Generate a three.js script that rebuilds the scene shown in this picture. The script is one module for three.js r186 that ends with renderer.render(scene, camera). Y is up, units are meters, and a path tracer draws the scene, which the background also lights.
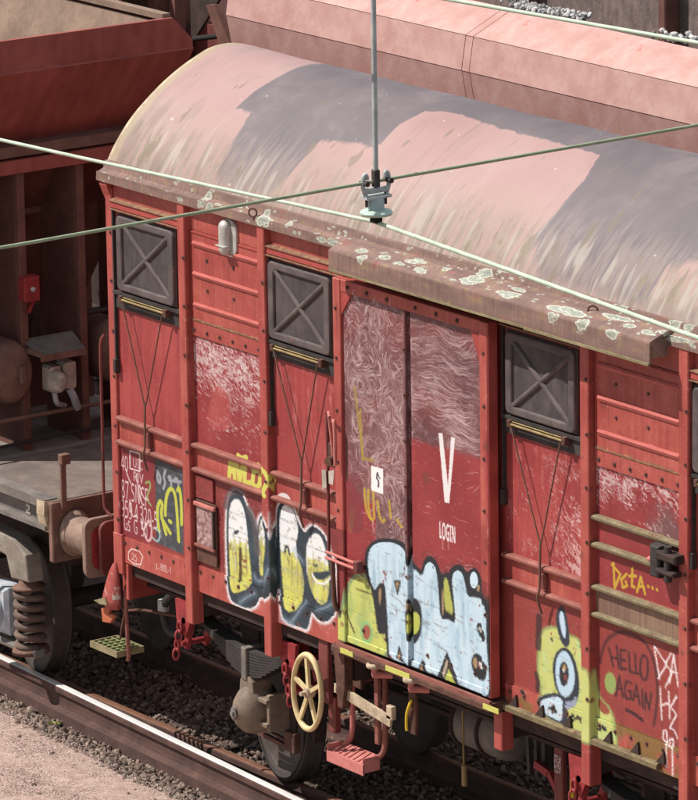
import * as THREE from 'three';
import { mergeGeometries } from 'three/addons/utils/BufferGeometryUtils.js';
import { ImprovedNoise } from 'three/addons/math/ImprovedNoise.js';

// ---------------------------------------------------------------- camera, sky, sun, exposure
const scene = new THREE.Scene();
const camera = new THREE.PerspectiveCamera(8.713, 893 / 1024, 0.5, 900);
camera.position.set(29.6307,11.2859,20.2214);
camera.quaternion.setFromRotationMatrix(new THREE.Matrix4().makeBasis(
  new THREE.Vector3(0.585206,-0.014537,-0.810754), new THREE.Vector3(-0.191367,0.969122,-0.155506), new THREE.Vector3(0.787980,0.246154,0.564354)));
const SKY = .9;
const sunDir = new THREE.Vector3(-0.36, 0.80, 0.46).normalize();
{ // bright hazy sky with thin broken cloud
  const W = 256, H = 128, d = new Float32Array(W * H * 4), n = new ImprovedNoise();
  for (let j = 0; j < H; j++) for (let i = 0; i < W; i++) {
    const el = (j + .5) / H * Math.PI - Math.PI / 2, az = (i + .5) / W * Math.PI * 2, up = Math.max(0, Math.sin(el));
    const x = Math.cos(el) * Math.cos(az), z = Math.cos(el) * Math.sin(az), k = 1 / (up + .25);
    const c = n.noise(x * k * 1.6, z * k * 1.6, 3.1) * .6 + n.noise(x * k * 3.7, z * k * 3.7, 8.2) * .3 + n.noise(x * k * 8, z * k * 8, 1.7) * .15;
    const t = Math.min(1, Math.max(0, .5 + c * 1.4)), h = Math.pow(1 - up, 3);
    const blue = [.20 + .22 * h, .29 + .17 * h, .44 + .07 * h], white = [.56, .56, .55];
    for (let q = 0; q < 3; q++) d[(j * W + i) * 4 + q] = (blue[q] * (1 - t) + white[q] * t) * (el < 0 ? .5 : 1) * SKY;
    d[(j * W + i) * 4 + 3] = 1;
  }
  const t = new THREE.DataTexture(d, W, H, THREE.RGBAFormat, THREE.FloatType); t.mapping = THREE.EquirectangularReflectionMapping; t.magFilter = t.minFilter = THREE.LinearFilter; t.needsUpdate = true;
  scene.background = t; scene.environment = t;
}
const sun = new THREE.DirectionalLight(0xfff7f0, 4.4);
sun.position.copy(sunDir).multiplyScalar(60); sun.castShadow = true;
Object.assign(sun.shadow.camera, { left: -30, right: 30, top: 30, bottom: -30, near: 1, far: 160 });
sun.shadow.mapSize.set(4096, 4096);
sun.name = 'sun'; scene.add(sun, sun.target);
const renderer = new THREE.WebGLRenderer({ antialias: true });
renderer.toneMapping = THREE.LinearToneMapping;
renderer.toneMappingExposure = 1.33;
renderer.shadowMap.enabled = true;

// ---------------------------------------------------------------- helpers
let seed = 7;
const rnd = () => { seed = (seed * 1664525 + 1013904223) % 4294967296; return seed / 4294967296; };
const rr = (a, b) => a + (b - a) * rnd();
const N = new ImprovedNoise();
const ns = (x, y, z = 0) => N.noise(x, y, z);
const fbm = (x, y, z = 0) => ns(x, y, z) * .55 + ns(x * 2.1, y * 2.1, z + 3) * .28 + ns(x * 4.3, y * 4.3, z + 7) * .15;
const clamp = (v, a = 0, b = 1) => Math.min(b, Math.max(a, v));
const sm = (a, b, v) => { const t = clamp((v - a) / (b - a)); return t * t * (3 - 2 * t); };
const used = {};
const numbered = n => { const k = used[n] = (used[n] ?? -1) + 1; return k ? n + '_' + String(k).padStart(3, '0') : n; };
function thing(name, label, category, [x, y, z] = [0, 0, 0], turn = 0, group) {
  const o = new THREE.Group(); o.name = numbered(name); o.position.set(x, y, z); o.rotation.y = turn;
  o.userData = { label, category }; if (group) o.userData.group = group; scene.add(o); return o;
}
function triUV(g, s = 1) {                                  // uv in metres by dominant axis
  if (g.index) g = g.toNonIndexed();
  const p = g.attributes.position, uv = new Float32Array(p.count * 2);
  const a = new THREE.Vector3(), b = new THREE.Vector3(), c = new THREE.Vector3(), n = new THREE.Vector3();
  for (let i = 0; i < p.count; i += 3) {
    a.fromBufferAttribute(p, i); b.fromBufferAttribute(p, i + 1); c.fromBufferAttribute(p, i + 2);
    n.copy(b).sub(a).cross(c.clone().sub(a));
    const ax = Math.abs(n.x), ay = Math.abs(n.y), az = Math.abs(n.z);
    [a, b, c].forEach((v, k) => {
      const [u, w] = ax >= ay && ax >= az ? [v.z, v.y] : ay >= az ? [v.x, v.z] : [v.x, v.y];
      uv[(i + k) * 2] = u * s; uv[(i + k) * 2 + 1] = w * s;
    });
  }
  g.setAttribute('uv', new THREE.BufferAttribute(uv, 2)); return g;
}
const flat = g => { const q = g.index ? g.toNonIndexed() : g; for (const k of Object.keys(q.attributes)) if (!['position', 'normal', 'uv'].includes(k)) q.deleteAttribute(k); return q; };
function merge(gs) { return gs.length === 1 ? flat(gs[0]) : mergeGeometries(gs.map(flat)); }
const origin = new THREE.Vector3();
// geometries are given in the coordinates of the thing's frame `F` (world for most); obj() makes one named mesh
function obj(name, gs, mat, parent, opt = {}) {
  let g = merge(Array.isArray(gs) ? gs : [gs]);
  if (!opt.uv) g = triUV(g);
  else if (opt.uv !== 'own') g = opt.uv(g);
  let off = origin; let q = parent; const t = new THREE.Vector3();
  while (q && q !== scene) { if (!q.userData.local) t.add(q.position); q = q.parent; }
  if (t.lengthSq()) g.translate(-t.x, -t.y, -t.z);
  const m = new THREE.Mesh(g, mat); m.name = parent === scene ? numbered(name) : name; m.castShadow = m.receiveShadow = true;
  parent.add(m); if (opt.kind) m.userData.kind = opt.kind; if (opt.label) m.userData.label = opt.label; return m;
}
const box = (x0, x1, y0, y1, z0, z1) => { const g = new THREE.BoxGeometry(Math.abs(x1 - x0), Math.abs(y1 - y0), Math.abs(z1 - z0)); g.translate((x0 + x1) / 2, (y0 + y1) / 2, (z0 + z1) / 2); return g; };
function bevelBox(x0, x1, y0, y1, z0, z1, b = .006) {        // chamfered box, 44 triangles or so
  const s = new THREE.Shape(); s.moveTo(x0 + b, y0 + b); s.lineTo(x1 - b, y0 + b); s.lineTo(x1 - b, y1 - b); s.lineTo(x0 + b, y1 - b); s.closePath();
  const g = new THREE.ExtrudeGeometry(s, { depth: z1 - z0 - 2 * b, bevelEnabled: true, bevelThickness: b, bevelSize: b, bevelSegments: 1 }); g.translate(0, 0, z0 + b); return g;
}
function extrudeX(zy, x0, x1) {                             // polygon of [z,y] swept along x
  const s = new THREE.Shape(zy.map(([z, y]) => new THREE.Vector2(-z, y)));
  const g = new THREE.ExtrudeGeometry(s, { depth: x1 - x0, bevelEnabled: false }); g.rotateY(Math.PI / 2); g.translate(x0, 0, 0); return g;   // shape x -> -z
}
function extrudeZ(xy, z0, z1, bevel = 0) {
  const s = new THREE.Shape(xy.map(([x, y]) => new THREE.Vector2(x, y)));
  const g = new THREE.ExtrudeGeometry(s, { depth: z1 - z0 - 2 * bevel, bevelEnabled: bevel > 0, bevelThickness: bevel, bevelSize: bevel, bevelOffset: -bevel, bevelSegments: 2 }); g.translate(0, 0, z0 + bevel); return g;
}
const V = (x, y, z) => new THREE.Vector3(x, y, z);
function rod(a, b, r, n = 8) { const A = V(...a), B = V(...b), d = B.clone().sub(A); const g = new THREE.CylinderGeometry(r, r, d.length(), n); g.applyQuaternion(new THREE.Quaternion().setFromUnitVectors(V(0, 1, 0), d.normalize())); g.translate(...A.add(B).multiplyScalar(.5).toArray()); return g; }
function tube(pts, r, seg = 24, n = 8, t = .4) { return new THREE.TubeGeometry(new THREE.CatmullRomCurve3(pts.map(p => V(...p)), false, 'catmullrom', t), seg, r, n); }
function lathe(pts, n = 28) { return new THREE.LatheGeometry(pts.map(([r, y]) => new THREE.Vector2(r, y)), n); }
function bar(a, b, w, h) { const A = V(...a), B = V(...b), d = B.clone().sub(A); const g = new THREE.BoxGeometry(w, d.length(), h); g.applyQuaternion(new THREE.Quaternion().setFromUnitVectors(V(0, 1, 0), d.normalize())); g.translate(...A.add(B).multiplyScalar(.5).toArray()); return g; }

// ---------------------------------------------------------------- procedural materials
function dataTex(w, h, fn, srgb = true) {
  const d = new Uint8Array(w * h * 4);
  for (let j = 0; j < h; j++) for (let i = 0; i < w; i++) { const c = fn(i / w, j / h); const k = (j * w + i) * 4; d[k] = clamp(c[0], 0, 255); d[k + 1] = clamp(c[1], 0, 255); d[k + 2] = clamp(c[2], 0, 255); d[k + 3] = 255; }
  const t = new THREE.DataTexture(d, w, h); t.wrapS = t.wrapT = THREE.RepeatWrapping; t.magFilter = t.minFilter = THREE.LinearFilter; if (srgb) t.colorSpace = THREE.SRGBColorSpace; t.needsUpdate = true; return t;
}
// seamless fbm on [0,1]
function tileN(u, v, f, z) { const a = u * Math.PI * 2, b = v * Math.PI * 2; return (N.noise(u * f, v * f, z) * (1 - u) * (1 - v) + N.noise((u - 1) * f, v * f, z) * u * (1 - v) + N.noise(u * f, (v - 1) * f, z) * (1 - u) * v + N.noise((u - 1) * f, (v - 1) * f, z) * u * v); }
const tfbm = (u, v, f, z) => tileN(u, v, f, z) * .55 + tileN(u, v, f * 2.3, z + 5) * .3 + tileN(u, v, f * 5.1, z + 9) * .22;
const bumpTex = dataTex(256, 256, (u, v) => { const k = 128 + 150 * tfbm(u, v, 18, 2) + 40 * (rnd() - .5); return [k, k, k]; }, false);
const mottleCache = {};
function mottled(c1, c2, { f = 5, z = 0, streak = 0, grain = 10, rough = .75, metal = 0, bump = .0012, size = 1, spots } = {}) {
  const tex = dataTex(128, 128, (u, v) => {
    let t = clamp(.5 + 1.3 * tfbm(u, v, f, z) + streak * tileN(u, v * .25, 22, z + 20));
    t = t * t * (3 - 2 * t); const g = (rnd() - .5) * grain;
    let c = [0, 1, 2].map(k => c1[k] * (1 - t) + c2[k] * t + g);
    if (spots) { const q = tfbm(u, v, f * 2.2, z + 40); const s = sm(spots.at, spots.at + .1, q); c = c.map((x, k) => x * (1 - s) + spots.c[k] * s); }
    return c;
  });
  tex.repeat.set(1 / size, 1 / size);
  const m = new THREE.MeshStandardMaterial({ map: tex, roughness: rough, metalness: metal, side: THREE.DoubleSide });
  if (bump) { m.bumpMap = bumpTex; m.bumpScale = bump; } return m;
}
const M = {
  mossRib: mottled([100, 88, 66], [134, 122, 94], { f: 8, z: 68, rough: .9, grain: 16, spots: { at: .24, c: [104, 66, 52] } }),
  mossDark: mottled([86, 74, 52], [124, 112, 80], { f: 9, z: 67, rough: .9, grain: 18, spots: { at: .2, c: [92, 56, 44] } }),
  bogie: mottled([112, 104, 94], [146, 138, 126], { f: 6, z: 65, rough: .8, grain: 12, spots: { at: .28, c: [104, 78, 62] } }),
  springM: mottled([86, 70, 62], [112, 94, 84], { f: 6, z: 66, rough: .85, grain: 12 }),
  hopCol: mottled([92, 60, 52], [116, 78, 68], { f: 5, z: 63, rough: .85, grain: 12 }),
  brassRust: mottled([104, 70, 54], [150, 118, 88], { f: 22, z: 62, rough: .85, grain: 22, spots: { at: .2, c: [150, 72, 62] } }),
  ribRedLit: mottled([158, 72, 65], [182, 96, 87], { f: 5, z: 61, rough: .6, grain: 10, spots: { at: .34, c: [126, 70, 58] } }),  // red made lighter: the light these ribs catch is put into the colour
  red: mottled([144, 56, 50], [172, 76, 67], { f: 4, z: 1, grain: 10, rough: .62, spots: { at: .33, c: [112, 58, 48] } }),
  redDark: mottled([96, 46, 42], [124, 62, 56], { f: 5, z: 2, rough: .7, spots: { at: .3, c: [80, 52, 44] } }),
  brick: mottled([118, 66, 57], [150, 94, 82], { f: 6, z: 3, rough: .8, spots: { at: .28, c: [92, 66, 58] } }),
  hatch: mottled([70, 62, 61], [92, 81, 79], { f: 4, z: 4, grain: 8, rough: .78, spots: { at: .36, c: [124, 74, 74] } }),
  hatchRib: mottled([84, 74, 73], [112, 98, 96], { f: 6, z: 5, grain: 8, rough: .75, spots: { at: .34, c: [136, 84, 82] } }),
  rust: mottled([70, 44, 36], [104, 68, 54], { f: 6, z: 6, rough: .9, grain: 16 }),
  darkRust: mottled([44, 32, 29], [66, 48, 42], { f: 6, z: 7, rough: .9, grain: 12 }),
  iron: mottled([40, 36, 35], [62, 56, 53], { f: 7, z: 8, rough: .8, grain: 10 }),
  greyIron: mottled([92, 88, 84], [124, 116, 108], { f: 6, z: 9, rough: .75, grain: 12, spots: { at: .25, c: [96, 72, 58] } }),
  axle: mottled([104, 88, 74], [136, 120, 104], { f: 6, z: 10, rough: .7, grain: 12, spots: { at: .25, c: [92, 66, 52] } }),
  wheel: mottled([62, 54, 50], [86, 76, 70], { f: 5, z: 11, rough: .7, grain: 10 }),
  cream: mottled([190, 170, 122], [216, 198, 152], { f: 6, z: 12, rough: .55, grain: 12, size: .4, spots: { at: .3, c: [140, 112, 76] } }),
  creamDirty: mottled([150, 132, 110], [196, 180, 152], { f: 9, z: 13, rough: .75, grain: 14, spots: { at: .25, c: [110, 70, 56] } }),
  brass: mottled([118, 98, 60], [156, 136, 88], { f: 10, z: 14, rough: .6, grain: 14, spots: { at: .2, c: [84, 62, 44] } }),
  wire: mottled([92, 66, 54], [120, 88, 70], { f: 12, z: 15, rough: .7, grain: 10, bump: 0 }),
  pinkRust: mottled([170, 96, 90], [196, 126, 118], { f: 8, z: 16, rough: .8, grain: 12 }),
  orange: mottled([160, 84, 56], [182, 106, 74], { f: 8, z: 17, rough: .8, grain: 12 }),
  green: mottled([92, 100, 58], [140, 146, 96], { f: 10, z: 18, rough: .9, grain: 16, spots: { at: .2, c: [96, 84, 58] } }),
  moss: mottled([112, 104, 74], [148, 136, 104], { f: 8, z: 19, rough: .9, grain: 14, spots: { at: .22, c: [96, 70, 54] } }),
  aluminium: mottled([166, 163, 154], [204, 202, 195], { f: 5, z: 20, rough: .45, metal: .25, grain: 10, size: .3, spots: { at: .28, c: [120, 100, 82] } }),
  brightRed: mottled([122, 34, 38], [154, 52, 52], { f: 8, z: 21, rough: .65, grain: 10, spots: { at: .26, c: [70, 36, 32] } }),
  hopBody: mottled([126, 60, 52], [150, 80, 70], { f: 3, z: 22, streak: .5, rough: .8, grain: 8, size: 1.6, spots: { at: .4, c: [140, 98, 86] } }),
  hopRust: mottled([98, 72, 61], [126, 96, 83], { f: 5, z: 24, rough: .85, grain: 14 }),
  hopInner: mottled([116, 95, 82], [144, 121, 105], { f: 4, z: 25, rough: .9, grain: 14, spots: { at: .3, c: [116, 96, 88] } }),
  platform: mottled([116, 110, 104], [150, 142, 136], { f: 4, z: 26, rough: .95, grain: 16, spots: { at: .26, c: [112, 84, 72] } }),
  buffer: mottled([116, 94, 82], [148, 126, 112], { f: 6, z: 27, rough: .85, grain: 14, spots: { at: .28, c: [120, 62, 54] } }),
  boltM: mottled([58, 38, 36], [78, 52, 48], { f: 9, z: 28, rough: .8, bump: 0 }),
  bluegrey: mottled([140, 148, 156], [184, 190, 194], { f: 6, z: 29, rough: .6, grain: 12, spots: { at: .3, c: [96, 88, 80] } }),
  valve: mottled([150, 142, 130], [190, 182, 168], { f: 7, z: 30, rough: .85, grain: 14 }),
  wireCable: mottled([166, 184, 162], [194, 208, 186], { f: 10, z: 31, rough: .5, grain: 8, bump: 0 }),
  galv: mottled([158, 164, 162], [190, 194, 190], { f: 8, z: 32, rough: .55, metal: .15, grain: 10, bump: 0 }),
  porcelain: mottled([164, 184, 172], [184, 200, 188], { f: 5, z: 33, rough: .35, grain: 5, bump: 0 }),
  rubber: mottled([34, 33, 34], [52, 50, 50], { f: 7, z: 34, rough: .65, grain: 8 }),
  yellow: mottled([196, 162, 30], [216, 186, 52], { f: 8, z: 35, rough: .7, grain: 12 }),
  railSide: mottled([66, 46, 41], [92, 66, 57], { f: 6, z: 36, rough: .9, grain: 16 }),
  railShine: mottled([222, 222, 218], [238, 238, 234], { f: 4, z: 37, rough: .34, metal: .18, grain: 6, bump: 0, size: .6 }),
  railDull: mottled([112, 78, 60], [136, 98, 78], { f: 4, z: 38, rough: .6, metal: .3, grain: 12 }),
  sleeper: mottled([58, 46, 40], [88, 72, 62], { f: 5, z: 39, streak: 1, rough: .95, grain: 16 }),
  pinkTub: mottled([172, 131, 123], [192, 156, 148], { f: 5, z: 41, streak: .2, rough: .75, grain: 9, size: 1.3, spots: { at: .3, c: [188, 104, 92] } }),
  greyBrown: mottled([96, 82, 78], [128, 112, 106], { f: 6, z: 44, streak: .5, rough: .95, grain: 22 }),
};
M.black = new THREE.MeshStandardMaterial({ color: 0x1b1918, roughness: .9 });

// ---------------------------------------------------------------- painted side of the covered wagon (paint, print and graffiti on flat steel and plywood)
const X0 = -0.1, X1 = 6.5, Y0 = 1.14, Y1 = 3.96, CW = 2048, CH = 1024;
const SX = CW / (X1 - X0), SY = CH / (Y1 - Y0);
const cv = document.createElement('canvas'); cv.width = CW; cv.height = CH;
const g2 = cv.getContext('2d');
const px = x => (x - X0) * SX, py = y => (Y1 - y) * SY;
{
  const im = g2.createImageData(CW, CH), d = im.data;
  const mix = (a, b, t) => [a[0] + (b[0] - a[0]) * t, a[1] + (b[1] - a[1]) * t, a[2] + (b[2] - a[2]) * t];
  for (let j = 0; j < CH; j++) for (let i = 0; i < CW; i++) {
    const x = X0 + i / SX, y = Y1 - j / SY;
    const n1 = fbm(x * 2.2, y * 2.2, 1), n2 = fbm(x * 9, y * 9, 2), n3 = ns(x * 40, y * 40, 3);
    const st = ns(x * 30, y * 1.6, 5);                        // runs and drips down the sheet
    let c = mix([146, 61, 54], [180, 93, 82], clamp(.5 + n1 * 1.0 + st * .35 + n2 * .5));   // weathered oxide red
    const tone = sm(-.05, .4, fbm(x * 1.6 + 4, y * 1.2, 90) + .2 * n2) * .5; c = mix(c, [140, 50, 48], tone);
    const inDoor = x > 2.872 && x < 4.343 && y < 3.66 && y > 1.3;
    const bay2 = x > 0.99 && x < 1.838, bay5 = x > 5.36 && x < 6.213, bay13 = (x > .055 && x < .895) || (x > 1.93 && x < 2.78) || (x > 4.4 && x < 5.265);
    const onPost = x < .052 || (x > .895 && x < .99) || (x > 1.838 && x < 1.93) || (x > 5.265 && x < 5.36) || (x > 6.213 && x < 6.31);
    if ((bay2 || bay5) && y < 3.0 && y > 2.26) {              // peeling plywood, white filler showing
      c = mix([124, 40, 44], [146, 56, 56], clamp(.5 + n1 + .5 * n2));
      const top = bay2 ? sm(2.42, 2.9, y + n1 * .35) : sm(2.68, 2.95, y + n1 * .25);
      const a = x * .86 - y * .5 + .05 * n2, b = x * .5 + y * .86 + .06 * n2;
      const r1 = 1 - Math.abs(ns(a * 7, b * 26, 4)) * 2.2, r2 = 1 - Math.abs(ns(a * 19, b * 64, 6)) * 2.2, r3 = ns(a * 60, b * 150, 7);
      const pl = sm(.74, 1.12, r1 * .42 + r2 * .42 + r3 * .35 + top * .42 + .45 * fbm(x * 3.1, y * 3.1, 8)) * clamp(top * 1.3);
      c = mix(c, [198, 178, 176], pl * .9);
      if (bay5) { const e = sm(.5, .1, Math.hypot((x - 6.05) / .5, (y - 2.75) / .4) + n2 * .3); c = mix(c, [104, 84, 84], e * .7); }
    } else if (bay5 && ((y < 2.66 && y > 2.5) || (y < 2.22 && y > 2.06))) {
      c = mix([112, 84, 72], [134, 108, 88], clamp(.5 + n1 + ns(x * 60, y * 3, 8) * .8));
    } else if (onPost) { c = mix(c, [150, 66, 56], sm(.1, .5, n1 + .5 * n2) * .6);
    } else if (y < 2.06 && y > 1.4 && !inDoor) {
      c = mix([108, 38, 40], [138, 58, 55], clamp(.5 + n1 * .9 + n2 * .4));
      if (x > 4.4) c = mix(c, [146, 62, 54], .6);
    } else if (y < 3.04 && y > 2.26 && bay13) {
      c = mix([136, 47, 48], [166, 72, 69], clamp(.45 + n1 * .9 + st * .35));
      const w = sm(.22, .6, ns(x * 20, y * 2.2, 11) * .7 + .7 * n2 - (x < 1 ? .22 : .02)); c = mix(c, [184, 118, 112], w * .55);
      if (x > 4.4) { const a = x * .8 - y * .6 + .06 * n2, b = x * .6 + y * .8 + .05 * n2; const pl = sm(.78, 1.05, (1 - Math.abs(ns(a * 9, b * 30, 14)) * 2.2) * .5 + (1 - Math.abs(ns(a * 30, b * 70, 16)) * 2.2) * .45 + .5 * sm(4.75, 5.2, x) * sm(2.95, 2.6, y) + .55 * fbm(x * 3, y * 3, 15) - .1); c = mix(c, [200, 172, 168], pl * .8); }
    }
    if (inDoor) {
      const left = x < 3.57;
      c = mix([124, 38, 43], [150, 58, 58], clamp(.5 + n1 * .8 + n2 * .3));
      // bare plywood with its figured grain raised and bleached
      const edge = left ? 2.36 + .22 * fbm(x * 3, y * 1.5, 9) - (x > 3.2 ? .5 : 0) : 2.83 - (x - 3.6) * .0 + .03 * n1;
      const bare = sm(edge - .02, edge + .03, y + .02 * n3);
      if (bare > 0) {
        const wx = x + .16 * fbm(x * 2.4, y * 2.4, 21), wy = y + .2 * fbm(x * 2.1, y * 1.7, 22);
        const fld = left ? fbm(wx * 3.4, wy * 2.3, 23) * 22 + wy * 3 + .7 * fbm(x * 14, y * 12, 35) : fbm(wx * .8, wy * 1.5, 24) * 9 + wy * 17 + .5 * fbm(x * 9, y * 9, 34);
        let ln = Math.abs((fld % 1 + 1) % 1 - .5) * 2;        // 0 at the line
        const thin = (left ? .5 : .34) * (.6 + .9 * clamp(.5 + fbm(x * 5, y * 5, 29)));
        const bro = sm(-.22, .28, fbm(x * 16, y * 13, 25) + .35 * fbm(x * 2.4, y * 1.8, 30) + .04);
        ln = (1 - sm(thin * .3, thin, ln)) * bro;
        let b = mix([88, 54, 56], [124, 84, 84], clamp(.5 + n1 * 1.1 + n2 * .5));
        b = mix(b, [116, 56, 58], sm(.0, .35, fbm(x * 2 + 9, y * 3, 31)) * .6); b = mix(b, [150, 120, 120], sm(.12, .5, fbm(x * 7, y * 6, 36)) * .5);
        b = mix(b, [196, 176, 174], ln * .22);
        c = mix(c, b, bare);
      } else {
        const wy = y + .03 * fbm(x * 5, y * 5, 26); const cr = Math.abs(((wy * 16 + 2 * fbm(x * 2, y * 9, 27)) % 1 + 1) % 1 - .5) * 2;
        const q = (1 - sm(0, .12, cr)) * sm(.16, .3, fbm(x * 7, y * 14, 28)); c = mix(c, [196, 150, 146], q * .8);
      }
    }
    const rs = sm(.36, .52, fbm(x * 6 + 30, y * 6, 12)); c = mix(c, [104, 58, 46], rs * .55);        // rust scabs
    const wht = sm(.56, .68, ns(x * 48, y * 62, 17) + .5 * n2); c = mix(c, [200, 160, 152], wht * .4);
    if (y < 1.4 && x > 4.4 && x < 6.2 && !onPost) { const ms = sm(-.02, .3, fbm(x * 4, y * 9, 33) + (x > 5.4 ? .22 : -.05)); c = mix(c, [112, 100, 46], ms * .75); }
    const g = n3 * 5 + (rnd() - .5) * 9; const k = (j * CW + i) * 4;
    d[k] = clamp(c[0] + g, 0, 255); d[k + 1] = clamp(c[1] + g, 0, 255); d[k + 2] = clamp(c[2] + g, 0, 255); d[k + 3] = 255;
  }
  g2.putImageData(im, 0, 0);
}
const path = (pts, close = true) => { g2.beginPath(); pts.forEach(([x, y], i) => i ? g2.lineTo(px(x), py(y)) : g2.moveTo(px(x), py(y))); if (close) g2.closePath(); };
function smooth(pts, close = true) {                        // rounded outline through the points
  g2.beginPath(); const q = pts.map(([x, y]) => [px(x), py(y)]), n = q.length;
  const mid = (a, b) => [(a[0] + b[0]) / 2, (a[1] + b[1]) / 2];
  if (close) { const s = mid(q[n - 1], q[0]); g2.moveTo(...s); for (let i = 0; i < n; i++) { const e = mid(q[i], q[(i + 1) % n]); g2.quadraticCurveTo(...q[i], ...e); } g2.closePath(); }
  else { g2.moveTo(...q[0]); for (let i = 1; i < n - 1; i++) { const e = i < n - 2 ? mid(q[i], q[i + 1]) : q[n - 1]; g2.quadraticCurveTo(...q[i], ...e); } if (n === 2) g2.lineTo(...q[1]); }
}
const fill = (pts, c, s = true) => { (s ? smooth : path)(pts); g2.fillStyle = c; g2.fill(); };
const line = (pts, c, w, s = true) => { (s ? smooth : path)(pts, false); g2.strokeStyle = c; g2.lineWidth = w * SY; g2.lineCap = 'round'; g2.lineJoin = 'round'; g2.stroke(); };
const outline = (pts, c, w) => { smooth(pts); g2.strokeStyle = c; g2.lineWidth = w * SY; g2.lineJoin = 'round'; g2.stroke(); };
function clipped(pts, fn, s = true) { g2.save(); (s ? smooth : path)(pts); g2.clip(); fn(); g2.restore(); }
const bound = pts => { const xs = pts.map(p => p[0]), ys = pts.map(p => p[1]); return [Math.min(...xs), Math.max(...xs), Math.min(...ys), Math.max(...ys)]; };
function wear(pts, n, c, s0, s1, smoothEdge = true) {        // scuffs, chips and spatter inside an outline
  const [a, b, e, f] = bound(pts);
  clipped(pts, () => { for (let i = 0; i < n; i++) { const x = rr(a, b), y = rr(e, f), r = rr(s0, s1); g2.fillStyle = c; g2.globalAlpha = rr(.25, .8); g2.beginPath(); g2.ellipse(px(x), py(y), r * SX * rr(.5, 1.6), r * SY * rr(.5, 2), rr(0, 3), 0, 7); g2.fill(); } g2.globalAlpha = 1; }, smoothEdge);
}

// broken, chalky grain and scratches: short strokes that follow the figure of the wood
function grain(n, x0, x1, y0, y1, field, dens, l0, l1, w0, w1, cols, a0 = .2, a1 = .65) {
  const e = .004; g2.lineCap = 'round';
  for (let i = 0; i < n; i++) {
    let x = rr(x0, x1), y = rr(y0, y1); const k = rnd(); if (k > dens(x, y)) continue;
    const steps = 5, L = rr(l0, l1) / steps; g2.beginPath(); g2.moveTo(px(x), py(y));
    for (let q = 0; q < steps; q++) { const gx = field(x + e, y) - field(x - e, y), gy = field(x, y + e) - field(x, y - e), m = Math.hypot(gx, gy) || 1; x += -gy / m * L; y += gx / m * L; x = clamp(x, x0, x1); g2.lineTo(px(x), py(y)); }
    g2.strokeStyle = cols[i % cols.length]; g2.globalAlpha = rr(a0, a1); g2.lineWidth = rr(w0, w1); g2.stroke();
  }
  g2.globalAlpha = 1;
}
const chalk = ['#c9b8b6', '#b9a3a1', '#d6c9c7', '#a88f8e'];
const fL = (x, y) => fbm(x * 2.3 + .15 * fbm(x * 6, y * 6, 70), y * 1.7, 71), fR = (x, y) => y * 1.7 + .42 * fbm(x * 1.5, y * 2.1, 72) + .05 * fbm(x * 7, y * 7, 76);
grain(6200, 2.88, 3.535, 2.05, 3.65, fL, (x, y) => sm(2.2, 2.6, y + .2 * ns(x * 4, y * 3, 73) - (x < 3.15 ? .1 : -.35)) * sm(-.3, .25, fbm(x * 4, y * 3, 74) + .08), .014, .085, .6, 1.8, chalk, .16, .55);
grain(1900, 3.61, 4.34, 2.86, 3.63, fR, (x, y) => sm(-.25, .3, fbm(x * 3, y * 4, 75) + .05), .03, .2, .6, 1.8, chalk, .14, .52);
grain(420, 3.61, 4.34, 1.95, 2.84, fR, (x, y) => sm(.05, .4, fbm(x * 4, y * 5, 77)), .03, .12, .8, 2, chalk, .3, .7);
const fD = (x, y) => y + x * .55 + .08 * fbm(x * 4, y * 4, 78);
grain(4600, 1.0, 1.83, 2.3, 2.99, fD, (x, y) => sm(2.2, 2.85, y + .3 * (x - 1.4) + .35 * fbm(x * 3, y * 3, 79)) * sm(-.2, .25, fbm(x * 6, y * 6, 80) + .05), .006, .035, .8, 3.2, chalk, .2, .7);
grain(2600, 5.37, 6.2, 2.7, 2.99, fD, (x, y) => sm(-.1, .3, fbm(x * 4, y * 5, 81)) * sm(6.2, 5.7, x - .1), .006, .03, .8, 3, chalk, .2, .65);
grain(1900, 4.62, 5.25, 2.28, 2.98, fD, (x, y) => sm(.0, .35, fbm(x * 4, y * 5, 82) + .25 * (x - 4.8)), .006, .035, .7, 2.4, chalk, .15, .55);
grain(500, 1.94, 2.77, 2.28, 3.0, (x, y) => x + .1 * fbm(x * 3, y * 3, 83), (x, y) => sm(.05, .35, fbm(x * 4, y * 3, 84)), .05, .3, 1, 3.5, ['#b98a84', '#a66a64', '#8f4a46'], .12, .4);
// brown runs and grime below ribs, bolts and seams, pale scratches
grain(3800, -.05, 6.45, 1.25, 3.9, (x, y) => x + .01 * ns(x * 9, y * 3, 85), (x, y) => sm(-.05, .3, fbm(x * 3, y * 2, 86)) * ((x > 2.87 && x < 4.34) ? .3 : 1), .04, .3, 1, 5, ['#5c2c26', '#6e3a30', '#4c2622', '#7a4638'], .06, .26);
grain(1100, -.05, 6.45, 1.25, 3.9, (x, y) => y + x * .3 + .3 * fbm(x * 3, y * 3, 87), (x, y) => sm(.0, .3, fbm(x * 5, y * 5, 88)), .01, .05, .8, 2.2, ['#c89a92', '#d0b0a8', '#8a5046'], .15, .5);
function spray(pts, c, w, n) { for (let i = 0; i < n; i++) { const k = Math.floor(rnd() * pts.length), a = pts[k], b = pts[(k + 1) % pts.length], t = rnd(), d = (rnd() + rnd() + rnd() - 1.5) * w; g2.globalAlpha = rr(.08, .35); g2.fillStyle = c; g2.beginPath(); g2.arc(px(a[0] + (b[0] - a[0]) * t + d), py(a[1] + (b[1] - a[1]) * t + (rnd() + rnd() + rnd() - 1.5) * w), rr(.8, 2.6), 0, 7); g2.fill(); } g2.globalAlpha = 1; }
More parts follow.
